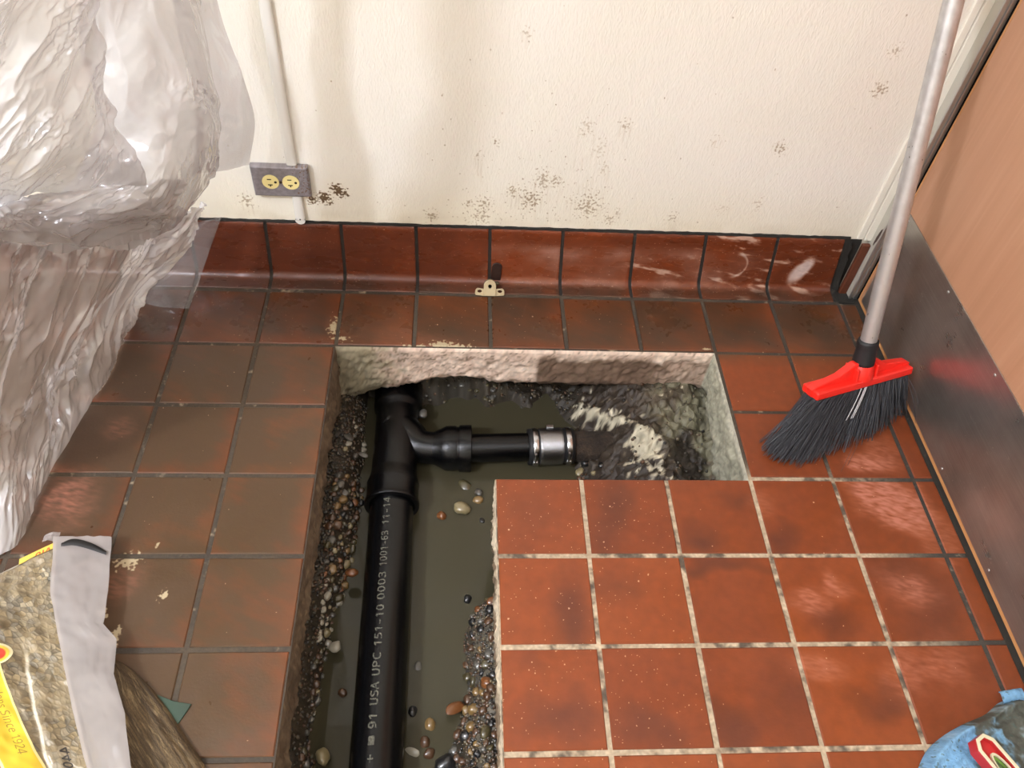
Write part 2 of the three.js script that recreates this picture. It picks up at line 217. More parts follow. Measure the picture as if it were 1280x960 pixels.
{
  const n = holePath.length, nv = 34, bottoms = holePath.map(rimDepth);
  for (let pass = 0; pass < 2; pass++) for (let k = 0; k < n; k++) { const a = bottoms[(k + n - 1) % n], b = bottoms[(k + 1) % n]; bottoms[k] = bottoms[k] * 0.5 + (a + b) * 0.25; }
  const at = (u, v, i, j) => {
    const q = holePath[i % n], D = bottoms[i % n], f = Math.min(1, j / 26), d = 0.0024 + f * D;
    const ex = holePath[(i + 1) % n], pv = holePath[(i + n - 1) % n];
    let nx = q.nx + pv.nx, nz = q.nz + pv.nz; const l = Math.hypot(nx, nz) || 1; nx /= l; nz /= l;
    const rough = q.side === 1 && q.x > 0.47 && q.x < 1 ? 0.75 : 1.1;
    let push = (0.011 * fbm(q.x * 22, d * 22, q.z * 22, 3) + 0.009 * fbm(q.x * 80, d * 80, q.z * 80, 3)) * rough * ss(0, 0.25, f) + 0.0012 * N3(q.x * 120, q.z * 120) ;
    push += -0.012 * ss(0.82, 1, f);                                   // the lower lip crumbles back
    if (q.side === 1) push += 0.004 * ss(0.06, 0.0, d);                    // sawn top lip stands a little proud
    let y = -d; if (j > 26) { const e = (j - 26) / 8; push -= 0.16 * e; y -= 0.004 * e + 0.02 * fbm(q.x * 30, q.z * 30, e * 3); }
    if (f === 0) push *= 0.0;
    return [q.x + nx * push, y, q.z + nz * push];
  };
  const g = grid(n, nv, at, null, (u, v, p) => [p[0] * 3 + p[2] * 3, p[1] * 3]);
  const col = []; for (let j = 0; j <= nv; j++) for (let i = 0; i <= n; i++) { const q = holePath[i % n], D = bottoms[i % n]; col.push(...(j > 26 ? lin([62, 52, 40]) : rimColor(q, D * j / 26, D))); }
  g.setAttribute('color', new THREE.Float32BufferAttribute(col, 3));
  mesh('concrete_slab_edge', g, std(0xffffff, 0.88, { vertexColors: true, side: THREE.DoubleSide }), floor);
}
// soil at the bottom of the trench
const WATER_Y = -0.236;
function soilH(x, z) {
  const n = fbm(x * 9, z * 9, 3, 4), n2 = fbm(x * 40, z * 40, 6, 3);
  let h = -0.30 + 0.02 * n;
  const lb = 0.386 - 0.03 * ss(0.3, 0.55, z) + 0.012 * N3(z * 14, 2.5);                 // left gravel bank
  h = Math.max(h, lerp(-0.285, -0.165, ss(lb + 0.015, lb - 0.06, x)) + 0.012 * n + 0.006 * n2 - 0.02 * ss(0.5, 0.65, z));
  const rb = lerp(0.650, 0.572, ss(0.36, 0.53, z)) - 0.02 * ss(0.6, 0.75, z) + 0.014 * N3(z * 17, 7.5); // right gravel bank
  h = Math.max(h, lerp(-0.285, -0.15, ss(rb - 0.012, rb + 0.075, x) * ss(0.37, 0.5, z)) + 0.01 * n + 0.005 * n2);
  const bz = z + 0.035 * N3(x * 9, 4.4) + 0.03 * N3(x * 26, z * 8, 2);                                     // dark heap below the back edge
  h = Math.max(h, lerp(-0.29, -0.165, ss(-0.005, -0.085, bz) * (0.55 + 0.6 * Math.exp(-(((x - 0.56) / 0.1) ** 2)))) + 0.014 * n2);
  h = Math.max(h, lerp(-0.30, -0.14, ss(-0.06, -0.14, z)) + 0.02 * n);
  const rock = fbm(x * 22, z * 22, 1, 3), front = 0.05 * ss(0.14, 0.26, z) - 0.03 * ss(0.06, -0.04, z);
  let m = lerp(-0.262, -0.118, ss(0.775 + front, 0.99 + front * 0.4, x)) + (0.03 * n + 0.022 * n2) * ss(0.78, 0.86, x) - 0.03 * Math.abs(rock) - 0.012 * Math.abs(fbm(x * 60, z * 60, 5, 2));
  m += 0.016 * Math.exp(-(((x - 0.885 - 0.9 * (z - 0.03)) / 0.022) ** 2)) * ss(0.2, 0.14, z); m -= 0.028 * Math.exp(-(((x - 1.075) / 0.035) ** 2 + ((z - 0.2) / 0.09) ** 2)) + 0.03 * ss(1.07, 1.12, x + 0.03 * n);
  m += 0.02 * ss(0.1, 0.0, z) * ss(0.9, 1.0, x);
  if (z < HZ1 + 0.1) h = Math.max(h, m);
  return Math.min(h, -0.105);
}
{
  const X0 = 0.14, X1 = 1.28, Z0 = -0.2, Z1 = 1.06, nx = 300, nz = 320;
  const g = grid(nx, nz, (u, v) => { const x = lerp(X0, X1, u), z = lerp(Z0, Z1, v); const k = 0.007 * ss(0.78, 0.9, x), jx = k * 2 * fbm(x * 60, z * 60, 11, 3), jz = k * 2 * fbm(x * 60, z * 60, 15, 3); return [x + jx, soilH(x, z) + (0.005 + 0.006 * ss(0.85, 0.95, x)) * fbm(x * 120, z * 120, 4, 3), z + jz]; }, (u, v, p) => {
    const [x, y, z] = p, n = fbm(x * 20, z * 20, 8, 4), n2 = fbm(x * 90, z * 90, 2, 3);
    let c = mix3([44, 37, 28], [62, 54, 41], clamp(0.5 + n * 1.5));
    c = mix3(c, [66, 62, 55], Math.exp(-(((x - 0.55) / 0.07) ** 2 + ((z + 0.05) / 0.07) ** 2)) * 0.9);
    c = mix3(c, [96, 90, 78], ss(0.585, 0.62, x) * ss(0.45, 0.52, z) * ss(0.66, 0.65, x));
    if (x > 0.8 && z < 0.42) {
      c = mix3(c, [52, 42, 32], ss(0.84, 0.88, x)); c = mix3(c, [122, 118, 96], ss(0.96, 1.03, x + 0.08 * n - 0.5 * Math.max(0, z - 0.12)) * 0.9);
      c = mix3(c, [56, 44, 33], ss(0.06, 0.2, n + 0.2 * n2) * 0.7);
      const w = Math.max(0.85 * Math.exp(-(((x - 0.885 - 0.9 * (z - 0.03) + 0.03 * n) / 0.02) ** 2)) * ss(-0.03, 0.02, z) * ss(0.2, 0.14, z), Math.exp(-(((x - 0.968 + 0.02 * n) / 0.038) ** 2 + ((z - 0.155) / 0.045) ** 2)), 0.7 * Math.exp(-(((x - 0.985) / 0.03) ** 2 + ((z - 0.22) / 0.05) ** 2)));
      c = mix3(c, [176, 168, 146], ss(0.48, 0.74, w + 0.9 * n + 1.3 * n2));
      c = mix3(c, [44, 37, 29], ss(0.35, 0.7, Math.exp(-(((x - 1.06) / 0.045) ** 2 + ((z - 0.19) / 0.09) ** 2)) + n * 0.5));
    }
    return lin(c.map((q) => q * (1 + 0.5 * n2)));
  });
  mesh('trench_soil', g, std(0xffffff, 0.6, { vertexColors: true, bumpMap: floorBump, bumpScale: 0.003 }), floor);
  // earth sides, so that the trench is closed below the slab
  const earth = std(0x2b241b, 0.9), e = group('earth_side', [0, 0, 0], floor);
  for (const b of [[0.10, 0.14, -0.36, -0.02, -0.2, 1.06], [1.28, 1.32, -0.36, -0.02, -0.2, 1.06], [0.1, 1.32, -0.36, -0.02, -0.209, -0.2], [0.1, 1.32, -0.36, -0.02, 1.06, 1.1], [0.1, 1.32, -0.40, -0.36, -0.2, 1.1]]) mesh('earth_face', box(...b), earth, e);
}
// ------------------------------------------------------------------ tiled cove skirting
const coveMap = tex(1536, 256, (u, v) => {
  const x = lerp(-0.2, 1.46, u), s = v * 0.2, i = Math.floor(x / 0.158), n = fbm(x * 12, s * 12, 3 + i, 4), n2 = fbm(x * 80, s * 80, 5, 3), r = TSEED(i, 77);
  let c = mix3([120, 57, 30], [102, 48, 26], clamp(r + n)); c = mix3(c, [72, 36, 25], 0.6 * ss(0.62, 0.2, x) + 0.25 * n);  // darker left end: the plastic sheet's shadow painted into the tile colour
  c = mix3(c, [158, 114, 98], clamp(1.0 * ss(0.6, 0.72, x + 0.1 * n) * ss(1.3, 1.1, x) * (0.35 + 1.3 * n) * ss(0.0, 0.05, s) * ss(0.155, 0.12, s)));
  c = mix3(c, [206, 178, 160], clamp(ss(0.88, 1.0, x) * ss(0.12, 0.36, fbm(x * 16, s * 46 + x * 9, 8, 4) + 0.08 * n2) * 0.75));
  const q = Math.hypot((x - 1.345 - (s - 0.09) * 0.35) / 0.022, (s - 0.09) / 0.04) + n * 0.8; c = mix3(c, [222, 206, 200], 0.85 * ss(1.2, 0.6, q));
  const q2 = Math.abs(Math.hypot((x - 1.185) / 0.03, (s - 0.1) / 0.034) - 1) ; c = mix3(c, [210, 190, 176], 0.7 * ss(0.22, 0.05, q2 + 0.3 * n) * ss(1.18, 1.2, x));
  c = mix3(c, [66, 48, 36], 0.75 * ss(0.045, 0.02, s) * (0.8 + n));
  if (N3(x * 300, s * 300, 9) > 0.62) c = mix3(c, [220, 198, 176], 0.6);
  return c.map((k) => k * (1 + 0.12 * n2));
});
const coveRough = tex(512, 128, (u, v) => { const k = (0.3 + 0.3 * fbm(u * 20, v * 6, 2, 4)) * 255; return [k, k, k]; }, false);
const coveMat = std(0xffffff, 1, { map: coveMap, roughnessMap: coveRough, bumpMap: floorBump, bumpScale: 0.0006 });
const coveProfile = []; // [z, y, arc length measured from the toe]
{
  const raw = [[-0.166, -0.004], [-0.166, -0.0012], [-0.168, 0.0004], [-0.186, 0.0016]];
  for (let k = 0; k <= 7; k++) { const a = k / 7 * Math.PI / 2; raw.push([-0.188 - 0.017 * Math.sin(a), 0.0190 - 0.017 * Math.cos(a)]); }
  raw.push([COVE_Z, 0.08], [COVE_Z, 0.135]); for (let k = 1; k <= 5; k++) { const a = k / 5 * Math.PI / 2; raw.push([COVE_Z - 0.006 * (1 - Math.cos(a)) * 1.0, 0.135 + 0.0145 * Math.sin(a)]); } raw.push([-0.2098, 0.1495]);
  let s = 0; raw.forEach((q, k) => { if (k) s += Math.hypot(q[0] - raw[k - 1][0], q[1] - raw[k - 1][1]); coveProfile.push([q[0], q[1], s]); });
}
const coveX = (k, y) => lerp(k * P, 0.168 + 0.1557 * (k - 1), clamp(y / 0.15)) + (k >= 8 ? 0.004 * clamp(y / 0.15) : 0);
function coveGeo(k, xr0, xr1) {
  const n = coveProfile.length, g = grid(n - 1, 3, (u, v, i, j) => { const [z, y] = coveProfile[i], x0 = xr0(y), x1 = xr1(y), bev = (j === 0 || j === 3) ? -0.0012 : 0, x = [x0, x0 + 0.0012, x1 - 0.0012, x1][j]; const out = z > -0.2; return [x, y + (out ? bev : 0), z + (out ? 0 : bev)]; }, null, (u, v, p) => [(p[0] + 0.2) / 1.66, 0]);
  const uv = g.attributes.uv; for (let j = 0; j <= 3; j++) for (let i = 0; i < n; i++) uv.setY(j * n + i, coveProfile[i][2] / 0.2);
  return g;
}
const baseboard = structure(group('baseboard_back'), 'red quarry tile cove skirting with dark joints along the back wall');
for (let k = -5; k <= 8; k++) { const last = k === 8; mesh('cove_tile', coveGeo(k, (y) => coveX(k, y) + 0.0035, last ? (y) => lerp(1.431, 1.412, clamp(y / 0.15)) : (y) => coveX(k + 1, y) - 0.0035), coveMat, baseboard); }
const darkGrout = std(0x2b2823, 0.75, { bumpMap: floorBump, bumpScale: 0.004 });
{
  const n = coveProfile.length; // mortar behind the cove tiles, seen in the joints
  mesh('joint_mortar', grid(n - 1, 1, (u, v, i) => { const [z, y] = coveProfile[i]; return [v ? 1.452 : -0.86, y - (z > -0.2 ? 0.0022 : 0), z - (z > -0.2 ? 0 : 0.0022)]; }, null, (u, v) => [u, v * 12]), darkGrout, baseboard);
  mesh('caulk_line', grid(420, 4, (u, v) => { const x = lerp(-0.86, 1.424, u), a = v * Math.PI / 2, r = 0.0042 + 0.0022 * fbm(x * 40, 3, 5, 3); return [x, 0.1488 + r * Math.sin(a) * 1.2 + 0.001 * N3(x * 90, 2), WALL_Z - 0.0005 + r * Math.cos(a) * 1.1]; }), darkGrout, baseboard);
}
const baseR = structure(group('baseboard_right'));
{
  mesh('joint_mortar', grid(60, 10, (u, v) => { const y = u * 0.152, a = v * Math.PI / 2, sx = lerp(1.431, 1.412, u), r = 0.0085 + 0.003 * N3(y * 60, v * 3, 4); return [sx + 0.001 + r * Math.sin(a) * 1.4, y, -0.209 + r * 0.8 * (1 - Math.cos(a)) + 0.007]; }), darkGrout, baseR);
  mesh('cove_tile', box(1.448, 1.4664, 0.001, 0.146, -0.2, -0.1895, 0.003), std(0x5c2f1c, 0.5), baseR);
  mesh('joint_mortar', box(1.44, 1.478, -0.002, 0.004, -0.2, -0.16, 0.002), darkGrout, baseR);
  mesh('joint_mortar', box(1.4788, 1.5, -0.006, -0.002, -0.16, 1.44), std(0x3e3932, 0.9, { bumpMap: floorBump, bumpScale: 0.004 }), baseR);
}

// ------------------------------------------------------------------ door, kick plate and frame at the right
{
  const jambMat = std(0xb4b0a4, 0.5), creamMat = std(0xe6e2d4, 0.5), silver = std(0xb9b8b6, 0.32, { metalness: 0.9 }), dark = std(0x16130f, 0.9);
  const t1 = structure(group('trim_1'), 'cream painted bead in the corner beside the door frame');
  mesh('bead', box(1.4375, 1.4515, 0.15, 2.1, -0.2115, -0.2045, 0.002), creamMat, t1); mesh('bead', box(1.4525, 1.469, 0.15, 2.1, -0.213, -0.201, 0.001), creamMat, t1);
  const t2 = structure(group('trim_2'), 'grey metal door frame with a bright stop bead and a scraped dent');
  mesh('jamb', box(1.467, 1.599, 0.001, 2.08, -0.209, -0.1775, 0.0015), jambMat, t2);
  mesh('stop_bead', box(1.4665, 1.473, 0.002, 2.08, -0.178, -0.173, 0.0015), silver, t2); mesh('stop_bead', box(1.477, 1.486, 0.002, 2.08, -0.178, -0.1725, 0.0015), silver, t2);
  mesh('gap_shade_strip', box(1.4865, 1.5, 0.002, 2.08, -0.1778, -0.1765), dark, t2);  // dark strip standing in for the shade in the gap at the door edge
  mesh('scrape', grid(14, 6, (u, v) => { const y = 0.15 + u * 0.05 + 0.004 * N3(u * 9, v * 3), w = 0.006 * Math.sin(Math.PI * clamp(u, 0.02, 0.98)) ** 0.6; return [1.4664 + 0.0006 * N3(u * 20, v * 9), y, -0.1865 + (v - 0.5) * w * 1.4 + 0.006 * u]; }), std(0x4a3a34, 0.8, { side: THREE.DoubleSide }), t2);
  const hd = mesh('head', box(1.467, 1.599, 2.08, 2.12, -0.209, 0.82), jambMat, t2);

  const woodMap = tex(512, 1024, (u, v) => { const n = fbm(u * 26, v * 3.2, 2, 4), f = fbm(u * 150, v * 8, 6, 3), s = fbm(u * 9 + v * 20, v * 9 - u * 20, 1, 3); let c = mix3([184, 138, 108], [172, 126, 96], clamp(0.5 + n * 1.3)); c = mix3(c, [194, 150, 122], clamp(f * 0.7)); if (s > 0.42) c = mix3(c, [214, 190, 170], 0.25); return c; });
  const wood = std(0xffffff, 0.48, { map: woodMap }), edge = std(0xc08a58, 0.6);
  const door = structure(group('door_1', [1.485, 0.008, -0.165]), 'tan wood laminate door with a brushed steel kick plate');
  const leaf = new THREE.BoxGeometry(0.043, 2.04, 0.94).translate(0.0215, 1.02, 0.47);
  { const p = leaf.attributes.position, uv = leaf.attributes.uv; for (let i = 0; i < p.count; i++) uv.setXY(i, p.getZ(i) * 1.1, p.getY(i) * 0.55); }
  mesh('door_panel', leaf, wood, door); mesh('door_edge_strip', box(-0.0004, 0.0426, 0, 0.011, 0.0, 0.94), edge, door); mesh('door_edge_strip', box(-0.0005, 0.0426, 0.011, 2.04, -0.0008, 0.004), edge, door);
  const plateMap = tex(1024, 384, (u, v) => { const x = u * 0.94, y = v * 0.26, n = fbm(x * 9, y * 9, 4, 4), b = fbm(x * 7, y * 420, 6, 2); let c = mix3([176, 172, 166], [152, 146, 138], clamp(0.45 + n * 1.3)); c = c.map((k) => k * (1 + 0.08 * b)); const s = fbm(x * 60 + y * 200, y * 60 - x * 60, 9, 2), m = fbm(x * 14, y * 14, 15, 2); if (s > 0.34 && m > 0.12) c = mix3(c, [200, 190, 178], 0.45); if (N3(x * 220, y * 220, 4) > 0.7) c = mix3(c, [214, 206, 196], 0.5); return c; });
  const plateRough = tex(512, 192, (u, v) => { const k = (0.34 + 0.16 * fbm(u * 14, v * 5, 3, 4) + 0.05 * fbm(u * 6, v * 160, 3, 2)) * 255; return [k, k, k]; }, false);
  const kp = mesh('kick_plate', box(-0.0022, -0.0002, 0.0105, 0.258, 0.015, 0.928, 0.0006), std(0xffffff, 1, { metalness: 0.85, map: plateMap, roughnessMap: plateRough }), door);
  { const p = kp.geometry.attributes.position, uv = kp.geometry.attributes.uv; for (let i = 0; i < p.count; i++) uv.setXY(i, p.getZ(i) / 0.94, p.getY(i) / 0.26); }
  const sg = new THREE.SphereGeometry(0.0034, 12, 6, 0, Math.PI * 2, 0, Math.PI / 2).scale(1, 0.5, 1).rotateZ(Math.PI / 2);
  for (const [y, z] of [[0.245, 0.026], [0.245, 0.235], [0.245, 0.44], [0.245, 0.65], [0.022, 0.06], [0.022, 0.27], [0.022, 0.48], [0.022, 0.69], [0.135, 0.022]]) { const s = mesh('screw', sg, silver, kp); s.position.set(-0.0022, y, z); }
}

// ------------------------------------------------------------------ conduit and outlet
const ivory = std(0xe7d896, 0.4);
{
  const cMat = std(0xdedcd4, 0.45), prof = new THREE.Shape(); prof.moveTo(-0.0102, 0); prof.lineTo(-0.0102, 0.006); prof.quadraticCurveTo(-0.0095, 0.0115, 0, 0.0115); prof.quadraticCurveTo(0.0095, 0.0115, 0.0102, 0.006); prof.lineTo(0.0102, 0);
  const run = (y0, y1) => new THREE.ExtrudeGeometry(prof, { depth: y1 - y0, bevelEnabled: false, curveSegments: 8 }).rotateX(-Math.PI / 2).scale(1, 1, -1).translate(0, y0, 0);
  const fix = (g) => { const p = g.attributes.position; for (let i = 0; i < p.count; i++) p.setZ(i, Math.abs(p.getZ(i))); const id = g.index; if (!id) { for (let i = 0; i < p.count; i += 3) { const a = V(p.getX(i), p.getY(i), p.getZ(i)); p.setXYZ(i, p.getX(i + 1), p.getY(i + 1), p.getZ(i + 1)); p.setXYZ(i + 1, a.x, a.y, a.z); } } g.computeVertexNormals(); return g; };
  const c = tag(group('cable_conduit', [0.2435, 0, WALL_Z + 0.0004]), 'slim white surface conduit running down the wall through the steel outlet plate', 'conduit');
  mesh('conduit_run', fix(run(0.294, 2.58)), cMat, c); mesh('conduit_run', fix(run(0.163, 0.224)), cMat, c);
  mesh('end_cap', new THREE.CylinderGeometry(0.0104, 0.0104, 0.0115, 20, 1, false, Math.PI / 2, Math.PI).rotateX(Math.PI / 2).rotateZ(Math.PI).translate(0, 0.163, 0.0058), cMat, c);
  mesh('cap_screw', new THREE.CylinderGeometry(0.0016, 0.0016, 0.001, 10).rotateX(Math.PI / 2).translate(0, 0.165, 0.012), std(0x55504a, 0.5, { metalness: 0.6 }), c);

  const o = tag(group('wall_outlet', [0.219, 0.2585, WALL_Z]), 'grey metal plate with two ivory sockets side by side low on the cream wall', 'outlet');
  const plateTex = tex(256, 160, (u, v) => { const n = fbm(u * 12, v * 8, 2, 4); let c = mix3([150, 143, 146], [126, 120, 122], clamp(0.5 + n * 1.4)); if (u > 0.72) c = mix3(c, [112, 84, 58], clamp(ss(0.14, 0.36, fbm(u * 30, v * 20, 7, 3) + 0.25 * (u - 0.8)))); return c; });
  const s = new THREE.Shape(); s.moveTo(-0.052, -0.0315); s.lineTo(0.052, -0.0315); s.lineTo(0.052, 0.0315); s.lineTo(-0.052, 0.0315); s.closePath();
  const hole = (x) => { const h = new THREE.Path(), r = 0.0172, e = 0.0145, a = Math.acos(e / r); h.absarc(x, 0, r, -Math.PI / 2 + 0, Math.PI * 1.5, true); return h; };
  for (const x of [-0.0195, 0.0195]) s.holes.push(hole(x));
  const pg = new THREE.ExtrudeGeometry(s, { depth: 0.0075, bevelEnabled: true, bevelThickness: 0.004, bevelSize: 0.0032, bevelSegments: 2, curveSegments: 24 });
  { const p = pg.attributes.position, uv = pg.attributes.uv; for (let i = 0; i < p.count; i++) uv.setXY(i, p.getX(i) / 0.112 + 0.5, p.getY(i) / 0.07 + 0.5); }
  mesh('face_plate', pg.translate(0, 0, 0.0045), std(0xffffff, 0.42, { metalness: 0.25, map: plateTex }), o);
  const slotMat = std(0x1a150f, 0.8);
  for (const x of [-0.0195, 0.0195]) {
    const r = mesh('receptacle', new THREE.CylinderGeometry(0.0163, 0.0166, 0.013, 32).rotateX(Math.PI / 2).scale(1, 0.97, 1).translate(x, 0, 0.0105), ivory, o);
    mesh('slot', merge([box(x - 0.006, x + 0.002, 0.0052, 0.0072, 0.0165, 0.0173)]), slotMat, r);
    mesh('slot', merge([box(x - 0.006, x + 0.003, -0.0074, -0.0052, 0.0165, 0.0173), box(x - 0.0026, x - 0.0004, -0.0105, -0.006, 0.0165, 0.0173)]), slotMat, r);
    mesh('slot', new THREE.CylinderGeometry(0.0026, 0.0026, 0.0008, 14).rotateX(Math.PI / 2).translate(x + 0.0095, 0, 0.0171), slotMat, r);
  }
  mesh('screw', new THREE.SphereGeometry(0.0031, 12, 8).scale(1, 1, 0.5).translate(0, 0, 0.0165), std(0x4b3c30, 0.45, { metalness: 0.7 }), o);
}
// small clamp standing on the floor against the skirting
{
  const m = std(0xd8cdb6, 0.45, { metalness: 0.3, map: tex(64, 64, (u, v) => mix3([240, 234, 220], [190, 180, 156], clamp(0.5 + fbm(u * 9, v * 9, 2, 4) * 1.6))) });
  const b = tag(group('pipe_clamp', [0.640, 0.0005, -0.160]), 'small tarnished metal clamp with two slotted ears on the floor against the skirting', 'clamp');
  const s = new THREE.Shape(); s.moveTo(-0.031, 0.001); s.quadraticCurveTo(-0.034, 0.012, -0.027, 0.0155); s.lineTo(-0.014, 0.014); s.lineTo(0.014, 0.014); s.lineTo(0.027, 0.0155); s.quadraticCurveTo(0.034, 0.012, 0.031, 0.001); s.lineTo(0.012, -0.001); s.lineTo(-0.012, -0.001); s.closePath();
  for (const x of [-0.0225, 0.0225]) { const h = new THREE.Path(); h.absellipse(x, 0.009, 0.005, 0.0032, 0, Math.PI * 2, true); s.holes.push(h); }
  const tilt = (g) => g.rotateX(-0.62);
  mesh('ear_plate', tilt(new THREE.ExtrudeGeometry(s, { depth: 0.0026, bevelEnabled: true, bevelThickness: 0.0006, bevelSize: 0.0006, bevelSegments: 1 })), m, b);
  const body = new THREE.Shape(); body.moveTo(-0.0125, 0); body.lineTo(-0.0125, 0.02); body.absarc(0, 0.0215, 0.0125, Math.PI, 0, true); body.lineTo(0.0125, 0); body.closePath();
  const bore = new THREE.Path(); bore.absarc(0, 0.0205, 0.0042, 0, Math.PI * 2, true); body.holes.push(bore);
  mesh('clamp_body', tilt(new THREE.ExtrudeGeometry(body, { depth: 0.016, bevelEnabled: true, bevelThickness: 0.001, bevelSize: 0.001, bevelSegments: 2, curveSegments: 16 }).translate(0, 0, -0.010)), m, b);
  mesh('bore', tilt(new THREE.CylinderGeometry(0.0044, 0.0044, 0.002, 16).rotateX(Math.PI / 2).translate(0, 0.0205, -0.006)), std(0x0c0a08, 0.9), b);
  const tab = new THREE.Shape(); tab.moveTo(0.003, 0.004); tab.lineTo(0.004, 0.044); tab.absarc(0.0145, 0.046, 0.0105, Math.PI, 0, true); tab.lineTo(0.024, 0.004); tab.closePath(); mesh('reflection_tab', new THREE.ExtrudeGeometry(tab, { depth: 0.0022, bevelEnabled: true, bevelThickness: 0.0006, bevelSize: 0.0006, bevelSegments: 1 }).translate(0, 0, -0.0438), std(0x2c1912, 0.6), b);  // last part: dark tab added in place of the clamp's reflection in the skirting
  mesh('wing_nut', new THREE.SphereGeometry(0.006, 14, 10).scale(1, 0.8, 0.8).translate(0.016, 0.012, -0.026), std(0x6e6650, 0.5, { metalness: 0.5 }), b);
}

// ------------------------------------------------------------------ drain pipes in the trench
{
  const abs = phys(0x060607, 0.24, { specularIntensity: 0.8, clearcoat: 0.0, clearcoatRoughness: 0.25, bumpMap: floorBump, bumpScale: 0.0006 });
  const AX = -0.2; // axis height
  // printed main pipe, level, towards the camera
  const a = [0.4465, AX, 0.98], b = [0.4405, AX, 0.225];
  const txt = document.createElement('canvas'); txt.width = 2048; txt.height = 128;
  { const q = txt.getContext('2d'); q.fillStyle = '#000'; q.fillRect(0, 0, 2048, 128); q.fillStyle = '#fff'; q.font = 'bold 92px monospace'; q.textBaseline = 'middle';
    const words = [['+', 0.04, 0.03], ['91', 0.141, 0.054], ['USA', 0.215, 0.076], ['UPC', 0.309, 0.08], ['151-10', 0.408, 0.151], ['0003', 0.574, 0.11], ['1001-63', 0.702, 0.147], ['11-14', 0.872, 0.122]];
    q.save(); q.fillRect(0.095 * 2048, 40, 56, 50); for (const [w, t, span] of words) { const wd = span * 2048; const mw = q.measureText(w).width; q.save(); q.translate(t * 2048, 66); q.scale(wd / mw, 1); q.fillText(w, 0, 0); q.restore(); } q.restore(); }
  const src = txt.getContext('2d').getImageData(0, 0, 2048, 128).data;
  const LEN = a[2] - b[2];
  // text spans z 0.80 (start, near) .. 0.285 (end, far); its tops point to -x
  const printTex = tex(2048, 512, (u, v) => { // u along pipe near->far, v round the pipe
    const z = lerp(a[2], b[2], u), t = (0.788 - z) / (0.788 - 0.262), ang = (v - 0.5) * Math.PI * 2; // ang 0 = top, + towards +x
    let w = 0; const row = (ang + 0.05 + 0.40) / 0.58; // 0 = letter tops (left) .. 1 = letter feet
    if (t > 0 && t < 1 && row > 0 && row < 1) { const jx = N3(z * 500, ang * 30, 2) * 4, jy = N3(z * 500, ang * 30, 7) * 5, px = clamp(Math.round(t * 2048 + jx), 0, 2047), py = clamp(Math.round(row * 128 + jy), 0, 127); w = src[(py * 2048 + px) * 4] / 255 * clamp(0.75 + 1.3 * N3(z * 700, ang * 60, 4)); }
    let c = [8, 8, 9]; if (N3(z * 900, ang * 40, 11) > 0.6) c = [60, 60, 60]; return mix3(c, [138, 136, 118], w * 0.85);
  });
  const g = tag(group('printed_drain_pipe'), 'long black plastic drain pipe with white printed lettering lying in the muddy water', 'pipe');
  const r = 0.0445, n = 48, tubeG = grid(n, 40, (u, v) => { const ang = (u - 0.5) * Math.PI * 2, t = v; return [lerp(a[0], b[0], t) + Math.sin(ang) * r, AX + Math.cos(ang) * r, lerp(a[2], b[2], t)]; }, null, (u, v) => [v, u]);
  mesh('pipe_wall', tubeG, phys(0xffffff, 0.26, { map: printTex, specularIntensity: 0.8, side: THREE.DoubleSide }), g);
  mesh('pipe_end', new THREE.RingGeometry(0.038, 0.0445, 40).translate(a[0], AX, a[2]), abs, g);
  // tee fitting: hub towards the camera, body, back hub, sweeping branch with hub
  const f = tag(group('tee_fitting'), 'glossy black plastic tee fitting joining the printed pipe to the side branch', 'pipe fitting');
  const ax = 0.4405, zHub = 0.262;
  mesh('front_hub', lathe([ax, AX, zHub], [ax, AX, zHub - 0.08], [[0.0464, 0], [0.0555, 0], [0.0562, 0.05], [0.0562, 0.12], [0.0535, 0.14], [0.0535, 0.6], [0.0545, 0.66], [0.051, 0.8], [0.048, 1.0]]), abs, f);
  mesh('body', lathe([ax, AX, zHub - 0.07], [ax, AX, 0.02], [[0.048, 0], [0.0475, 0.3], [0.0475, 1]]), abs, f);
  mesh('back_hub', lathe([ax, AX, 0.03], [ax - 0.002, AX, -0.06], [[0.0475, 0], [0.0475, 0.1], [0.053, 0.22], [0.054, 0.3], [0.054, 1], [0.045, 1.0]]), abs, f);
  { // sweep from the body to the branch
    const curve = new THREE.CatmullRomCurve3([V(ax - 0.01, AX, 0.055), V(ax + 0.022, AX, 0.085), V(ax + 0.05, AX, 0.108), V(ax + 0.09, AX, 0.1145)]);
    const fr = curve.computeFrenetFrames(40), tg = grid(36, 40, (u, v, i, j) => { const p = curve.getPoint(v), q = u * Math.PI * 2, rad = lerp(0.047, 0.0355, ss(0.1, 0.85, v)), N = fr.normals[j], B = fr.binormals[j]; return [p.x + rad * (Math.cos(q) * N.x + Math.sin(q) * B.x), p.y + rad * (Math.cos(q) * N.y + Math.sin(q) * B.y), p.z + rad * (Math.cos(q) * N.z + Math.sin(q) * B.z)]; });
    abs.side = THREE.DoubleSide; mesh('branch_sweep', tg, abs, f);
  }
  mesh('branch_hub', lathe([0.512, AX, 0.1135], [0.604, AX, 0.1135], [[0.034, 0], [0.036, 0.12], [0.044, 0.3], [0.049, 0.4], [0.0495, 0.62], [0.0475, 0.65], [0.0475, 0.7], [0.0515, 0.72], [0.052, 0.98], [0.0505, 1], [0.031, 1]]), abs, f);
  // branch pipe
  const bp = tag(group('branch_pipe'), 'short black plastic pipe between the tee fitting and the banded coupling', 'pipe');
  mesh('pipe_wall', cyl([0.585, AX, 0.1135], [0.775, AX, 0.106], 0.0315, 0.0315, 36), abs, bp);
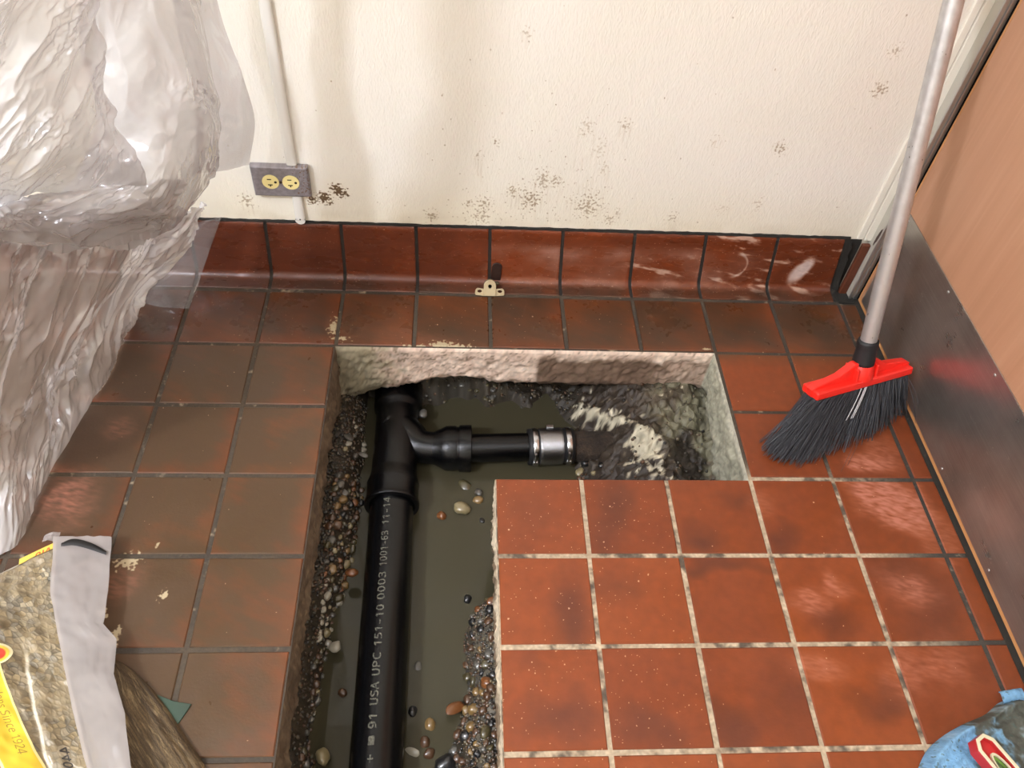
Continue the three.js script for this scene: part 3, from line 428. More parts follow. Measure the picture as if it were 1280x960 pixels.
  // shielded coupling
  const A = [0.728, AX, 0.108], B = [0.828, AX, 0.103], steel = std(0xc8c9cc, 0.22, { metalness: 1 }), shield = std(0xaeb0b4, 0.26, { metalness: 1, bumpMap: floorBump, bumpScale: 0.0012 }), rubber = std(0x141416, 0.55);
  const c = tag(group('banded_coupling'), 'rubber coupling under a shiny steel sleeve with two steel bands', 'coupling');
  mesh('rubber_sleeve', lathe(A, B, [[0.032, 0], [0.0395, 0], [0.0402, 0.1], [0.039, 0.2], [0.039, 0.8], [0.0402, 0.9], [0.0395, 1], [0.032, 1]]), rubber, c);
  mesh('steel_sleeve', lathe(A, B, [[0.039, 0.24], [0.0412, 0.245], [0.0416, 0.3], [0.0414, 0.5], [0.0416, 0.7], [0.0412, 0.745], [0.039, 0.75]]), shield, c);
  for (const t of [0.145, 0.875]) { const bd = mesh('band', lathe(A, B, [[0.04, t - 0.055], [0.0418, t - 0.052], [0.0421, t], [0.0418, t + 0.052], [0.04, t + 0.055]]), steel, c); const x = lerp(A[0], B[0], t), z = lerp(A[2], B[2], t); mesh('clamp_screw', merge([cyl([x, AX + 0.004, z + 0.043], [x, AX + 0.026, z + 0.0385], 0.0028, 0.0028, 10), box(x - 0.005, x + 0.005, AX - 0.012, AX + 0.004, z + 0.0405, z + 0.0455, 0.001)]), steel, bd); }
  mesh('label_tab', box(0.768, 0.784, AX + 0.028, AX + 0.034, 0.071, 0.079, 0.001), steel, c);
  // old iron pipe
  const rust = std(0xffffff, 0.8, { map: tex(256, 256, (u, v) => { const n = fbm(u * 9, v * 9, 3, 5); return mix3([70, 55, 42], [44, 35, 27], clamp(0.5 + n * 2)).map((k) => k * (1 + 0.4 * fbm(u * 60, v * 60, 1, 2))); }), bumpMap: floorBump, bumpScale: 0.008 });
  const o = tag(group('old_iron_pipe'), 'rough brown old iron pipe running from the banded coupling into the rubble', 'pipe');
  mesh('pipe_wall', grid(40, 50, (u, v) => { const x = lerp(0.829, 1.06, v), q = u * Math.PI * 2, rd = 0.034 + 0.004 * fbm(x * 40, Math.cos(q) * 2, Math.sin(q) * 2, 3) + 0.012 * ss(0.4, 1, v); return [x, AX - 0.002 + Math.cos(q) * rd, lerp(0.105, 0.098, v) + Math.sin(q) * rd]; }), rust, o);
}
// muddy water
{
  const w = grid(40, 50, (u, v) => [lerp(0.2, 1.0, u), WATER_Y, lerp(-0.16, 1.04, v)]);
  tag(mesh('water', w, phys(0x4f4a38, 0.03, { transmission: 0.3, thickness: 0, ior: 1.33 })), 'murky olive brown water standing in the trench around the black pipes', 'water', null, 'stuff');
}
// ------------------------------------------------------------------ pebbles
const pebbleShapes = []; for (let k = 0; k < 6; k++) { const g = mergeVertices(new THREE.IcosahedronGeometry(1, 2).deleteAttribute('normal').deleteAttribute('uv')), p = g.attributes.position; const sy = rr(0.55, 0.8), sx = rr(0.75, 1); for (let i = 0; i < p.count; i++) { const x = p.getX(i), y = p.getY(i), z = p.getZ(i), f = 1 + 0.28 * N3(x * 1.1 + k * 7, y * 1.1, z * 1.1) + 0.08 * N3(x * 3 + k, y * 3, z * 3); p.setXYZ(i, x * f * sx, y * f * sy, z * f); } g.computeVertexNormals(); pebbleShapes.push(g); }
const sliver = pebbleShapes[0].clone().scale(1.3, 0.35, 0.6);
const wet = (c) => phys(c, 0.42, { clearcoat: 0.9, clearcoatRoughness: 0.12 });
const PC = { tan: wet(0x7c6239), brown: wet(0x4f3520), olive: wet(0x484027), grey: wet(0x55524b), white: wet(0x9c9686), black: wet(0x161617), orange: wet(0x744520), cream: wet(0x877a58) };
function pebble(x, y, z, r, color, label, grp, shape) {
  const m = mesh('pebble', shape ?? pebbleShapes[Math.floor(rnd() * 6)], PC[color]); m.scale.setScalar(r); m.position.set(x, y, z); m.rotation.set(rr(-0.4, 0.4), rr(0, 6.28), rr(-0.4, 0.4)); return tag(m, label, 'pebble', grp);
}
{
  const S = [[0.584, -0.231, 0.245, 0.0185, 'cream', 'largest round tan pebble standing out of the water below the tee fitting'], [0.591, -0.243, 0.186, 0.019, 'olive', 'dark oval pebble just under the water below the branch pipe'], [0.542, -0.235, 0.262, 0.011, 'orange', 'small orange pebble in the water beside the front hub of the tee'], [0.62, -0.236, 0.222, 0.012, 'tan', 'yellowish pebble in the water at the corner of the tiled block'], [0.627, -0.238, 0.272, 0.008, 'black', 'small black pebble in the water right of the largest tan pebble'],
    [0.597, -0.237, 0.448, 0.010, 'black', 'shiny black pebble alone in the water near the right gravel bank'], [0.506, -0.243, 0.579, 0.012, 'grey', 'grey pebble just under the water right of the printed pipe'], [0.5, -0.236, 0.66, 0.0095, 'black', 'round black pebble in the water close to the printed pipe'], [0.53, -0.238, 0.683, 0.012, 'tan', 'oval tan pebble in the water near the bottom of the picture'], [0.5225, -0.237, 0.712, 0.0105, 'brown', 'upper of two red brown pebbles touching in the water'], [0.531, -0.236, 0.731, 0.0105, 'brown', 'lower of two red brown pebbles touching in the water'],
    [0.559, -0.232, 0.751, 0.019, 'black', 'largest black pebble, at the foot of the right gravel bank'], [0.573, -0.215, 0.662, 0.017, 'orange', 'flat rusty brown shard at the edge of the right gravel bank', 'sliver'], [0.5, -0.236, 0.728, 0.013, 'white', 'pale wedge shaped stone beside the two red brown pebbles', 'sliver'], [0.374, -0.192, 0.413, 0.0125, 'orange', 'largest orange pebble beside the printed pipe on its left'], [0.445, -0.2, 0.035, 0.009, 'white', 'pale pebble behind the tee fitting'], [0.496, -0.196, 0.022, 0.0125, 'grey', 'grey lump at the foot of the dark heap behind the branch pipe'],
    [0.354, -0.214, 0.738, 0.0155, 'cream', 'cream lump beside the printed pipe at the bottom edge of the picture'], [0.355, -0.213, 0.55, 0.0115, 'white', 'white stone at the water edge left of the printed pipe'], [0.374, -0.234, 0.626, 0.0085, 'brown', 'small brown pebble in the water left of the printed pipe'], [0.341, -0.165, 0.111, 0.012, 'grey', 'long pale sliver of stone leaning in the back left corner of the trench', 'sliver'], [0.376, -0.17, 0.153, 0.0095, 'grey', 'pale flat stone against the left side of the tee fitting', 'sliver'], [0.62, -0.233, 0.205, 0.010, 'grey', 'grey pebble tucked under the corner of the tiled block']];
  for (const [x, y, z, r, c, l, k] of S) pebble(x, y, z, r, c, l, null, k ? sliver : undefined);
  const words = { tan: 'tan', brown: 'brown', olive: 'olive', grey: 'grey', white: 'whitish', black: 'black', orange: 'rusty orange', cream: 'cream' };
  const scatter = (n, fx, cols, rmin, rmax, where, minH = WATER_Y - 0.004) => { let k = 0, tries = 0; const put = []; while (k < n && tries++ < 6000) { const [x, z] = fx(), h = soilH(x, z), r = rr(rmin, rmax); if (h < minH || put.some((q) => Math.hypot(q[0] - x, q[1] - z) < (q[2] + r) * 0.72)) continue; put.push([x, z, r]); const c = cols[Math.floor(rnd() * cols.length)]; pebble(x, h + r * 0.25, z, r, c, `wet ${words[c]} pebble ${where}`, `${words[c]} pebbles ${where}`); k++; } };
  scatter(70, () => [rr(0.325, 0.395), rr(0.2, 0.45)], ['tan', 'brown', 'tan', 'orange', 'olive', 'brown', 'grey', 'cream', 'black'], 0.0055, 0.0115, 'heaped between the left trench wall and the printed pipe');
  scatter(42, () => [rr(0.325, 0.372), rr(0.43, 0.54)], ['white', 'white', 'grey', 'cream', 'white', 'brown'], 0.0045, 0.0095, 'in the pale gravel patch left of the printed pipe');
  scatter(34, () => [rr(0.32, 0.365), rr(0.55, 0.8)], ['brown', 'grey', 'olive', 'cream', 'brown'], 0.005, 0.009, 'along the left trench wall near the bottom of the picture');
  scatter(66, () => { const z = rr(0.38, 0.82); return [rr(0.565, 0.64), z]; }, ['brown', 'olive', 'brown', 'grey', 'black', 'tan', 'olive', 'orange'], 0.006, 0.012, 'on the right gravel bank below the tiled block');
  scatter(20, () => [rr(0.325, 0.385), rr(0.03, 0.2)], ['white', 'cream', 'grey', 'brown'], 0.004, 0.009, 'left of the tee fitting in the back corner', -0.3);
  scatter(16, () => [rr(0.76, 0.9), rr(0.13, 0.26)], ['tan', 'cream', 'brown', 'orange', 'black'], 0.006, 0.012, 'beside the banded coupling at the foot of the rubble', -0.3);
  scatter(22, () => [rr(0.48, 0.66), rr(-0.07, 0.04)], ['grey', 'grey', 'olive'], 0.004, 0.0075, 'on the dark heap behind the branch pipe', -0.25);
  // fine gravel that nobody could count
  const N = 5200, im = new THREE.InstancedMesh(mergeVertices(new THREE.IcosahedronGeometry(1, 1).deleteAttribute('uv')), wet(0xffffff), N), M = new THREE.Matrix4(), Q = new THREE.Quaternion(), E = new THREE.Euler(), cs = [[74, 58, 37], [58, 42, 27], [50, 45, 33], [66, 63, 56], [96, 84, 62], [30, 27, 23], [78, 50, 27]].map((c) => new THREE.Color(...lin(c)));
  let k = 0, t = 0; while (k < N && t++ < 120000) {
    const q = rnd(), x = q < 0.33 ? rr(0.29, 0.4) : q < 0.72 ? rr(0.56, 0.66) : rr(0.42, 1.12), z = q < 0.33 ? rr(-0.03, 0.9) : q < 0.72 ? rr(0.36, 0.95) : rr(-0.12, 0.36); const h = soilH(x, z); if (h < WATER_Y - 0.01 || (x > 0.86 && rnd() < 0.85)) continue;
    const r = rr(0.0016, 0.0042); M.compose(V(x, h + r * 0.4, z), Q.setFromEuler(E.set(rr(0, 3), rr(0, 3), rr(0, 3))), V(r, r * rr(0.6, 0.9), r * rr(0.8, 1.2))); im.setMatrixAt(k, M); im.setColorAt(k, cs[Math.floor(rnd() * cs.length)]); k++;
  }
  im.count = k; im.name = 'gravel'; im.castShadow = im.receiveShadow = true; scene.add(im); tag(im, 'fine wet gravel and grit on the banks along both sides of the trench', 'gravel', null, 'stuff');
}
// ------------------------------------------------------------------ crumpled plastic sheet
// control nets of the hanging sheet's folds, top row first
const NETS = {
  front_drape: [
    [[0.089,0.914,0.4],[0.12,0.9,0.36],[0.149,0.886,0.32],[0.164,0.867,0.27],[0.168,0.847,0.22]],
    [[0.045,0.84,0.38],[0.091,0.833,0.36],[0.136,0.833,0.34],[0.153,0.815,0.28],[0.15,0.791,0.22]],
    [[-0.006,0.753,0.36],[0.068,0.771,0.37],[0.112,0.77,0.34],[0.142,0.762,0.29],[0.143,0.738,0.22]],
    [[-0.044,0.675,0.36],[0.04,0.705,0.37],[0.103,0.715,0.35],[0.134,0.699,0.29],[0.131,0.67,0.21]],
    [[-0.087,0.585,0.36],[0.006,0.634,0.36],[0.086,0.658,0.35],[0.126,0.639,0.28],[0.128,0.598,0.2]],
    [[-0.17,0.467,0.3],[-0.048,0.553,0.31],[0.046,0.582,0.3],[0.094,0.56,0.24],[0.119,0.518,0.17]],
  ],
  middle_drape: [
    [[0.109,0.805,0.12],[0.143,0.799,0.1],[0.181,0.785,0.06],[0.198,0.77,0.02],[0.206,0.747,-0.04]],
    [[0.074,0.685,0.12],[0.108,0.69,0.11],[0.169,0.73,0.09],[0.189,0.712,0.03],[0.193,0.678,-0.04]],
    [[0.071,0.618,0.12],[0.114,0.643,0.13],[0.168,0.657,0.1],[0.196,0.629,0.04],[0.197,0.569,-0.03]],
    [[0.054,0.549,0.13],[0.114,0.577,0.14],[0.168,0.598,0.12],[0.196,0.576,0.05],[0.185,0.486,-0.02]],
    [[0.014,0.501,0.16],[0.111,0.519,0.17],[0.166,0.541,0.14],[0.185,0.508,0.07],[0.163,0.424,-0.01]],
    [[-0.025,0.49,0.22],[0.085,0.478,0.2],[0.145,0.478,0.15],[0.148,0.442,0.07],[0.126,0.374,0.0]],
    [[-0.071,0.462,0.24],[0.022,0.42,0.2],[0.078,0.388,0.14],[0.091,0.361,0.08],[0.083,0.342,0.03]],
    [[-0.104,0.434,0.18],[0.005,0.414,0.15],[0.055,0.383,0.1],[0.067,0.361,0.05],[0.066,0.343,0.01]],
  ],
  bunched_fold: [
    [[-0.17,0.467,0.3],[-0.048,0.553,0.31],[0.046,0.582,0.3],[0.094,0.56,0.24],[0.119,0.518,0.17],[0.150,0.475,0.10]],
    [[-0.09,0.59,0.41],[0.001,0.617,0.41],[0.042,0.62,0.38],[0.06,0.566,0.32],[0.098,0.515,0.24],[0.137,0.448,0.125]],
    [[-0.17,0.45,0.38],[-0.052,0.533,0.38],[0.003,0.558,0.35],[0.029,0.502,0.30],[0.062,0.455,0.235],[0.10,0.385,0.12]],
    [[-0.24,0.36,0.30],[-0.116,0.46,0.30],[-0.047,0.504,0.27],[-0.008,0.462,0.23],[0.03,0.428,0.18],[0.07,0.372,0.07]],
    [[-0.24,0.46,0.24],[-0.12,0.50,0.25],[-0.05,0.53,0.23],[0.0,0.50,0.20],[0.045,0.46,0.14],[0.085,0.40,0.05]],
  ],
  thin_layer: [
    [[0.146,0.724,-0.09],[0.171,0.721,-0.1],[0.196,0.715,-0.12]],
    [[0.131,0.619,-0.09],[0.164,0.615,-0.1],[0.195,0.607,-0.12]],
    [[0.134,0.519,-0.08],[0.174,0.516,-0.1],[0.207,0.521,-0.12]],
    [[0.124,0.446,-0.08],[0.17,0.435,-0.1],[0.213,0.437,-0.12]],
    [[0.097,0.357,-0.08],[0.147,0.35,-0.1],[0.187,0.35,-0.12]],
  ],
  skirt: [
    [[0.006,0.697,0.52],[0.003,0.631,0.4],[-0.02,0.521,0.26],[-0.017,0.443,0.16],[0.018,0.393,0.09],[0.062,0.358,0.03],[0.086,0.313,-0.03],[0.107,0.275,-0.09]],
    [[-0.01,0.628,0.56],[-0.013,0.559,0.44],[-0.034,0.452,0.31],[-0.033,0.376,0.2],[-0.004,0.336,0.12],[0.023,0.294,0.05],[0.041,0.263,-0.01],[0.067,0.218,-0.07]],
    [[-0.28,0.46,0.52],[-0.13,0.43,0.48],[-0.063,0.362,0.36],[-0.073,0.278,0.24],[-0.056,0.233,0.14],[-0.028,0.215,0.07],[-0.013,0.199,0.01],[0.011,0.166,-0.05]],
    [[-0.40,0.28,0.50],[-0.23,0.27,0.49],[-0.113,0.236,0.39],[-0.129,0.165,0.27],[-0.113,0.133,0.16],[-0.081,0.133,0.08],[-0.059,0.13,0.02],[-0.03,0.129,-0.04]],
    [[-0.45,0.07,0.49],[-0.29,0.09,0.49],[-0.164,0.101,0.4],[-0.157,0.07,0.29],[-0.132,0.057,0.18],[-0.098,0.067,0.1],[-0.081,0.071,0.03],[-0.059,0.086,-0.03]],
    [[-0.46,0.004,0.50],[-0.30,0.004,0.497],[-0.157,0.004,0.476],[-0.147,0.004,0.356],[-0.121,0.004,0.194],[-0.106,0.004,0.079],[-0.103,0.004,0.006],[-0.101,0.004,-0.067]],
  ],
  corner_flap: [
    [[-0.023,0.194,-0.11],[0.043,0.204,-0.13],[0.103,0.206,-0.15]],
    [[-0.048,0.121,-0.1],[0.008,0.13,-0.12],[0.066,0.128,-0.14]],
    [[-0.071,0.053,-0.09],[-0.014,0.068,-0.1],[0.037,0.067,-0.12]],
    [[-0.096,0.004,-0.11],[-0.049,0.004,-0.097],[0.006,0.004,-0.094]],
  ],
};
// the sheet goes on upwards out of the picture: rows that lead from the top of a net to a gathered end
function riseTo(net, end) { const top = net[0]; for (const f of [0.16, 0.38, 0.66, 1]) net.unshift(top.map((q, k) => q.map((c, m) => lerp(c, end[k][m], f)))); }
riseTo(NETS.front_drape, [[0.10,1.46,0.46],[0.12,1.45,0.42],[0.135,1.44,0.37],[0.15,1.44,0.32],[0.155,1.43,0.28]]);
riseTo(NETS.middle_drape, [[0.10,1.40,0.17],[0.13,1.40,0.15],[0.155,1.39,0.11],[0.17,1.39,0.07],[0.18,1.38,0.0]]);
riseTo(NETS.thin_layer, [[0.13,1.3,-0.06],[0.15,1.3,-0.07],[0.165,1.3,-0.09]]);
const cr = (a, b, c, d, t) => 0.5 * (2 * b + (c - a) * t + (2 * a - 5 * b + 4 * c - d) * t * t + (3 * b - a - 3 * c + d) * t * t * t);
function netAt(net, u, v) {
  const R = net.length, C = net[0].length, fy = clamp(v) * (R - 1), fx = clamp(u) * (C - 1), j = Math.min(R - 2, Math.floor(fy)), i = Math.min(C - 2, Math.floor(fx)), ty = fy - j, tx = fx - i, o = [0, 0, 0];
  const row = (r) => { r = net[Math.min(R - 1, Math.max(0, r))]; const q = (k) => r[Math.min(C - 1, Math.max(0, k))]; return [0, 1, 2].map((c) => cr(q(i - 1)[c], q(i)[c], q(i + 1)[c], q(i + 2)[c], tx)); };
  const rows = [row(j - 1), row(j), row(j + 1), row(j + 2)]; for (let c = 0; c < 3; c++) o[c] = cr(rows[0][c], rows[1][c], rows[2][c], rows[3][c], ty); return o;
}
const ridge = (x, y, z) => { const n = Math.abs(N3(x, y, z)); return 1 - Math.min(1, n * 2.6); };
function sheetGeo(net, nu, nv, o) { // o: w,h size in metres; su,sv stretch of the folds; amp
  return grid(nu, nv, (u, v) => {
    const p = netAt(net, u, v), e = 0.004, a = netAt(net, Math.min(1, u + e), v), b = netAt(net, Math.max(0, u - e), v), c = netAt(net, u, Math.min(1, v + e)), d = netAt(net, u, Math.max(0, v - e));
    const n = V(a[0] - b[0], a[1] - b[1], a[2] - b[2]).cross(V(c[0] - d[0], c[1] - d[1], c[2] - d[2])); if (n.lengthSq() < 1e-14) n.set(0.4, 0.3, 0.8); n.normalize(); if (n.z * 0.6 + n.x * 0.5 + n.y * 0.4 < 0) n.negate();
    const X = u * o.w, Y = v * o.h, wx = 0.02 * N3(X * 9, Y * 9, o.s), wy = 0.02 * N3(X * 9, Y * 9, o.s + 5), sk = o.skew ?? 0;
    const q = (X + sk * Y + wx) * o.su, t = (Y - sk * X * 0.4 + wy) * o.sv;
    const m1 = ss(-0.12, 0.3, N3(X * 8, Y * 8, o.s + 9)), m2 = ss(0.0, 0.4, N3(X * 11, Y * 11, o.s + 13));
    const fold = (fx, fy, k) => Math.abs(N3(q * fx, t * fy, o.s + k)) * 2 - 0.5;
    let h = o.amp * (1.25 * N3(q * 6, t * 4, o.s) - 0.95 * fold(9, 5, 1) - (0.14 + 0.40 * m1) * fold(22, 15, 2) - (0.04 + 0.26 * m2) * (o.fine ?? 1) * fold(48, 40, 3) - 0.09 * m2 * (o.fine ?? 1) * fold(105, 90, 4));
    if (o.pinFoot) h *= 1 - 0.75 * ss(0.82, 1, v);
    const y = p[1] + n.y * h + (o.hem ? 0.006 * N3(u * 30, 3, o.s) * ss(0.93, 1, v) : 0);
    return [p[0] + n.x * h, Math.max(o.minY ?? 0.0025, y), p[2] + n.z * h];
  });
}
{
  const poly = (tr, col = 0xd8d6d7, rough = 0.12) => phys(col, rough, { transmission: tr, thickness: 0, ior: 1.85, side: THREE.DoubleSide });
  const g = tag(group('plastic_sheet'), 'big crumpled sheet of clear milky plastic hanging down to the tiles on the left', 'plastic sheet');
  const M1 = poly(0.63), M2 = poly(0.64), M3 = poly(0.50, 0xe2dfdf), M4 = poly(0.78), M5 = poly(0.58);
  mesh('skirt', sheetGeo(NETS.skirt, 330, 260, { w: 0.95, h: 0.5, su: 1.5, sv: 0.7, amp: 0.016, fine: 1.7, s: 11, skew: 0.35, pinFoot: true, hem: true }), M3, g);
  mesh('middle_drape', sheetGeo(NETS.middle_drape, 200, 380, { w: 0.3, h: 0.9, su: 1.1, sv: 0.9, amp: 0.012, fine: 1.35, s: 23, skew: -0.2 }), M2, g);
  mesh('front_drape', sheetGeo(NETS.front_drape, 220, 400, { w: 0.42, h: 0.85, su: 1.3, sv: 0.8, amp: 0.013, fine: 1.35, s: 31, skew: 0.8 }), M1, g);
  mesh('bunched_fold', sheetGeo(NETS.bunched_fold, 260, 160, { w: 0.5, h: 0.32, su: 0.8, sv: 1.6, amp: 0.011, fine: 1.35, s: 41, skew: 0.1 }), M5, g);
  mesh('thin_layer', sheetGeo(NETS.thin_layer, 90, 240, { w: 0.12, h: 0.7, su: 0.9, sv: 0.8, amp: 0.009, fine: 1.3, s: 53, skew: 0.2 }), M4, g);
  mesh('corner_flap', sheetGeo(NETS.corner_flap, 80, 110, { w: 0.14, h: 0.22, su: 0.9, sv: 0.7, amp: 0.007, fine: 1.3, s: 61, skew: 0.2, pinFoot: true }), M4, g);
}

// ------------------------------------------------------------------ gravel bag, sack, scrap
const polyAt = (T, z) => { // x of a polyline at z, extrapolated
  let k = 1; while (k < T.length - 1 && z > T[k][1]) k++; const a = T[k - 1], b = T[k]; return lerp(a[0], b[0], (z - a[1]) / (b[1] - a[1])); };
const SEAM = [[-0.079, 0.464], [-0.054, 0.559], [0.001, 0.672], [0.042, 0.752], [0.077, 0.816], [0.105, 0.87], [0.125, 0.96]];
const OUTER = [[0.012, 0.464], [0.027, 0.532], [0.040, 0.600], [0.0405, 0.612], [0.066, 0.635], [0.083, 0.694], [0.117, 0.753], [0.142, 0.817], [0.165, 0.87], [0.185, 0.96]];
const bagFar = (d) => 0.462 + 0.55 * d + 0.3 * d * d;
function bagH(d, z) { const f = z - bagFar(d); return 0.024 + 0.062 * ss(-0.01, 0.15, d) * ss(0.0, 0.12, f) - 0.02 * ss(0.02, 0, f) + (0.007 * N3(d * 26, z * 22, 4) + 0.0035 * N3(d * 70, z * 60, 2)) * ss(0.005, 0.03, d) * ss(0, 0.03, f) - 0.007 * Math.exp(-(((d - 0.052) / 0.006) ** 2)) * ss(0.62, 0.72, z); }
const cells = (x, y, s) => { // nearest and second nearest feature point: [f1, f2, id]
  const X = x / s, Y = y / s, i = Math.floor(X), j = Math.floor(Y); let a = 9, b = 9, id = 0;
  for (let q = -1; q <= 1; q++) for (let w = -1; w <= 1; w++) { const h1 = TSEED(i + q, j + w), h2 = TSEED(i + q + 57, j + w - 31), dx = i + q + h1 - X, dy = j + w + h2 - Y, d = Math.hypot(dx, dy); if (d < a) { b = a; a = d; id = TSEED(j + w, i + q + 9); } else if (d < b) b = d; }
  return [a, b, id];
};
{
  const g = tag(group('gravel_bag'), 'clear plastic bag of gravel with a yellow and red printed band at the bottom left', 'bag');
  const cv = document.createElement('canvas'); cv.width = 512; cv.height = 128; { const q = cv.getContext('2d'); q.fillStyle = '#000'; q.fillRect(0, 0, 512, 128); q.fillStyle = '#fff'; q.font = 'bold 92px monospace'; q.textBaseline = 'middle'; q.fillText('440 910', 20, 66); }
  const stamp = cv.getContext('2d').getImageData(0, 0, 512, 128).data;
  const BW = 0.4, BZ = 0.54, pal = [[158, 140, 104], [124, 114, 94], [142, 122, 84], [96, 90, 78], [176, 164, 138], [112, 96, 68], [134, 132, 124]];
  const bagMap = tex(1024, 1200, (u, v) => {
    const d = u * BW, z = 0.44 + v * BZ, wx = 0.004 * N3(d * 80, z * 80, 3), [a, b, id] = cells(d + wx, z + wx, 0.0078), e = ss(0.02, 0.22, b - a), n = fbm(d * 30, z * 30, 6, 4), n2 = fbm(d * 130, z * 130, 2, 2);
    let c = pal[Math.floor(id * 6.99)].map((k) => k * (0.62 + 0.38 * e)); c = mix3(c, [146, 130, 100], clamp(0.6 + n * 1.1)); c = mix3(c, [196, 190, 176], 0.8 * ss(0.22, 0.42, fbm(d * 60 + z * 30, z * 44 - d * 20, 9, 3) + 0.1 * n)); c = mix3(c, [104, 84, 56], 0.5 * ss(0.1, 0.4, fbm(d * 14, z * 14, 19, 3)));
    c = mix3(c, [232, 226, 208], 0.75 * ss(0.004, 0.001, Math.abs(d - 0.049 - 0.004 * N3(z * 30, 2))) * ss(0.62, 0.7, z));
    const sx = (z - 0.785) / 0.085, sy = (0.035 - d) / 0.02; if (sx > 0 && sx < 1 && sy > 0 && sy < 1) c = mix3(c, [30, 26, 24], stamp[(Math.floor(sy * 127) * 512 + Math.floor(sx * 511)) * 4] / 255 * 0.9);
    return c.map((k) => k * (1 + 0.22 * n2));
  });
  const bagBump = tex(512, 600, (u, v) => { const d = u * BW, z = 0.44 + v * BZ, [a, b] = cells(d, z, 0.0078), k = 120 + 45 * ss(0, 0.5, b - a) * (1 - a * 0.6) + 70 * fbm(d * 60, z * 60, 4, 3); return [k, k, k]; }, false);
  const top = grid(110, 200, (u, v) => { const d = u * 0.22, z = lerp(bagFar(d), 0.98, v); return [polyAt(SEAM, z) - d, bagH(d, z), z]; }, null, (u, v, p) => [(polyAt(SEAM, p[2]) - p[0]) / BW, (p[2] - 0.44) / BZ]);
  const under = grid(40, 60, (u, v) => { const d = u * 0.22, z = lerp(bagFar(d), 0.98, v); return [polyAt(SEAM, z) - d, lerp(Math.min(0.024, bagH(d, z)), 0.003, ss(0, 0.08, u) * ss(0, 0.05, v)), z]; }, null, () => [0.5, 0.5]);
  const bm = phys(0xffffff, 0.5, { map: bagMap, bumpMap: bagBump, bumpScale: 0.003, clearcoat: 0.7, clearcoatRoughness: 0.22 });
  mesh('gravel_filling', merge([top, under]), bm, g);
  // sealed clear margin of the bag
  const flap = grid(60, 220, (u, v) => { const z = lerp(0.464, 0.965, v), a = polyAt(SEAM, z), b = polyAt(OUTER, z), x = lerp(a - 0.001, b, u), near = ss(0.62, 0.78, z); return [x, 0.031 + 0.024 * near * u + 0.008 * Math.sin(u * 2.6) * (0.5 + near) + 0.006 * N3(u * 1.6, z * 20, 5) + 0.0012 * N3(u * 5, z * 60, 8), z + 0.002 * N3(u * 9, v, 3)]; });
  const film = phys(0xc2bab6, 0.26, { transmission: 0.5, thickness: 0, side: THREE.DoubleSide });
  tag(mesh('clear_margin', flap, film, g), 'milky clear sealed margin of the bag');
  mesh('seam', grid(4, 160, (u, v) => { const z = lerp(0.466, 0.96, v), x = polyAt(SEAM, z), a = u * Math.PI; return [x + 0.0012 - 0.002 * Math.cos(a) * (1 + 0.4 * N3(z * 40, 2)), 0.0265 + 0.0016 * Math.sin(a), z]; }), std(0xdcd6cc, 0.4), g);
  const slot = new THREE.CatmullRomCurve3([V(-0.062, 0.0345, 0.479), V(-0.045, 0.0365, 0.4755), V(-0.015, 0.037, 0.483), V(0.013, 0.036, 0.495)]);
  tag(mesh('handle_slot', grid(30, 4, (u, v) => { const p = slot.getPoint(u), w = 0.0062 * Math.pow(Math.sin(Math.PI * clamp(u, 0.04, 0.96)), 0.3); return [p.x + (v - 0.5) * w * 0.3, p.y + 0.0015 * (1 - (v * 2 - 1) ** 2), p.z + (v - 0.5) * 2 * w]; }), std(0x100d0b, 0.6, { side: THREE.DoubleSide }), g), 'black punched handle grip');
  // printed band
  const B = document.createElement('canvas'); B.width = 1024; B.height = 512; { const q = B.getContext('2d'); q.fillStyle = '#f0cf3a'; q.fillRect(0, 0, 1024, 512); q.fillStyle = '#f6e9a0'; q.fillRect(0, 0, 1024, 9); q.textBaseline = 'middle';
    q.fillStyle = '#a5862c'; q.font = '46px sans-serif'; q.fillText('ul Gardens Since 1924', 232, 46); q.font = 'bold 330px sans-serif'; q.lineJoin = 'round'; q.lineWidth = 22; q.strokeStyle = '#f7ecb4'; q.fillStyle = '#d8402a'; q.strokeText('RO', 382, 262); q.fillText('RO', 382, 262); }
  const bd = B.getContext('2d').getImageData(0, 0, 1024, 512).data, bandMap = tex(1024, 512, (u, v, x, y) => { const i = (y * 1024 + x) * 4; return [bd[i], bd[i + 1], bd[i + 2]]; });
  const EDGE = [[-0.115, 0.62], [-0.09, 0.655], [-0.066, 0.693], [-0.032, 0.743], [0.008, 0.795], [0.034, 0.828], [0.075, 0.885]], eC = new THREE.CatmullRomCurve3(EDGE.map((e) => V(e[0], 0, e[1])));
  const onBag = (x, z, up) => [x, bagH(polyAt(SEAM, z) - x, z) + up, z];
  mesh('printed_band', grid(120, 50, (u, v) => { const p = eC.getPointAt(u); return onBag(p.x - v * 0.135, p.z + v * 0.05, 0.0012); }, null, (u, v) => [u, v]), phys(0xffffff, 0.4, { map: bandMap, clearcoat: 0.6, clearcoatRoughness: 0.2, side: THREE.DoubleSide }), g);
  const bC = [-0.082, 0.668]; mesh('printed_badge', grid(28, 8, (u, v) => { const a = u * Math.PI * 2, r = v * 0.0165; return onBag(bC[0] + Math.cos(a) * r, bC[1] + Math.sin(a) * r, 0.0016); }, (u, v) => v < 0.55 ? lin([205, 60, 40]) : v < 0.85 ? lin([240, 205, 70]) : lin([246, 236, 190])), phys(0xffffff, 0.4, { vertexColors: true, clearcoat: 0.6, side: THREE.DoubleSide }), g);
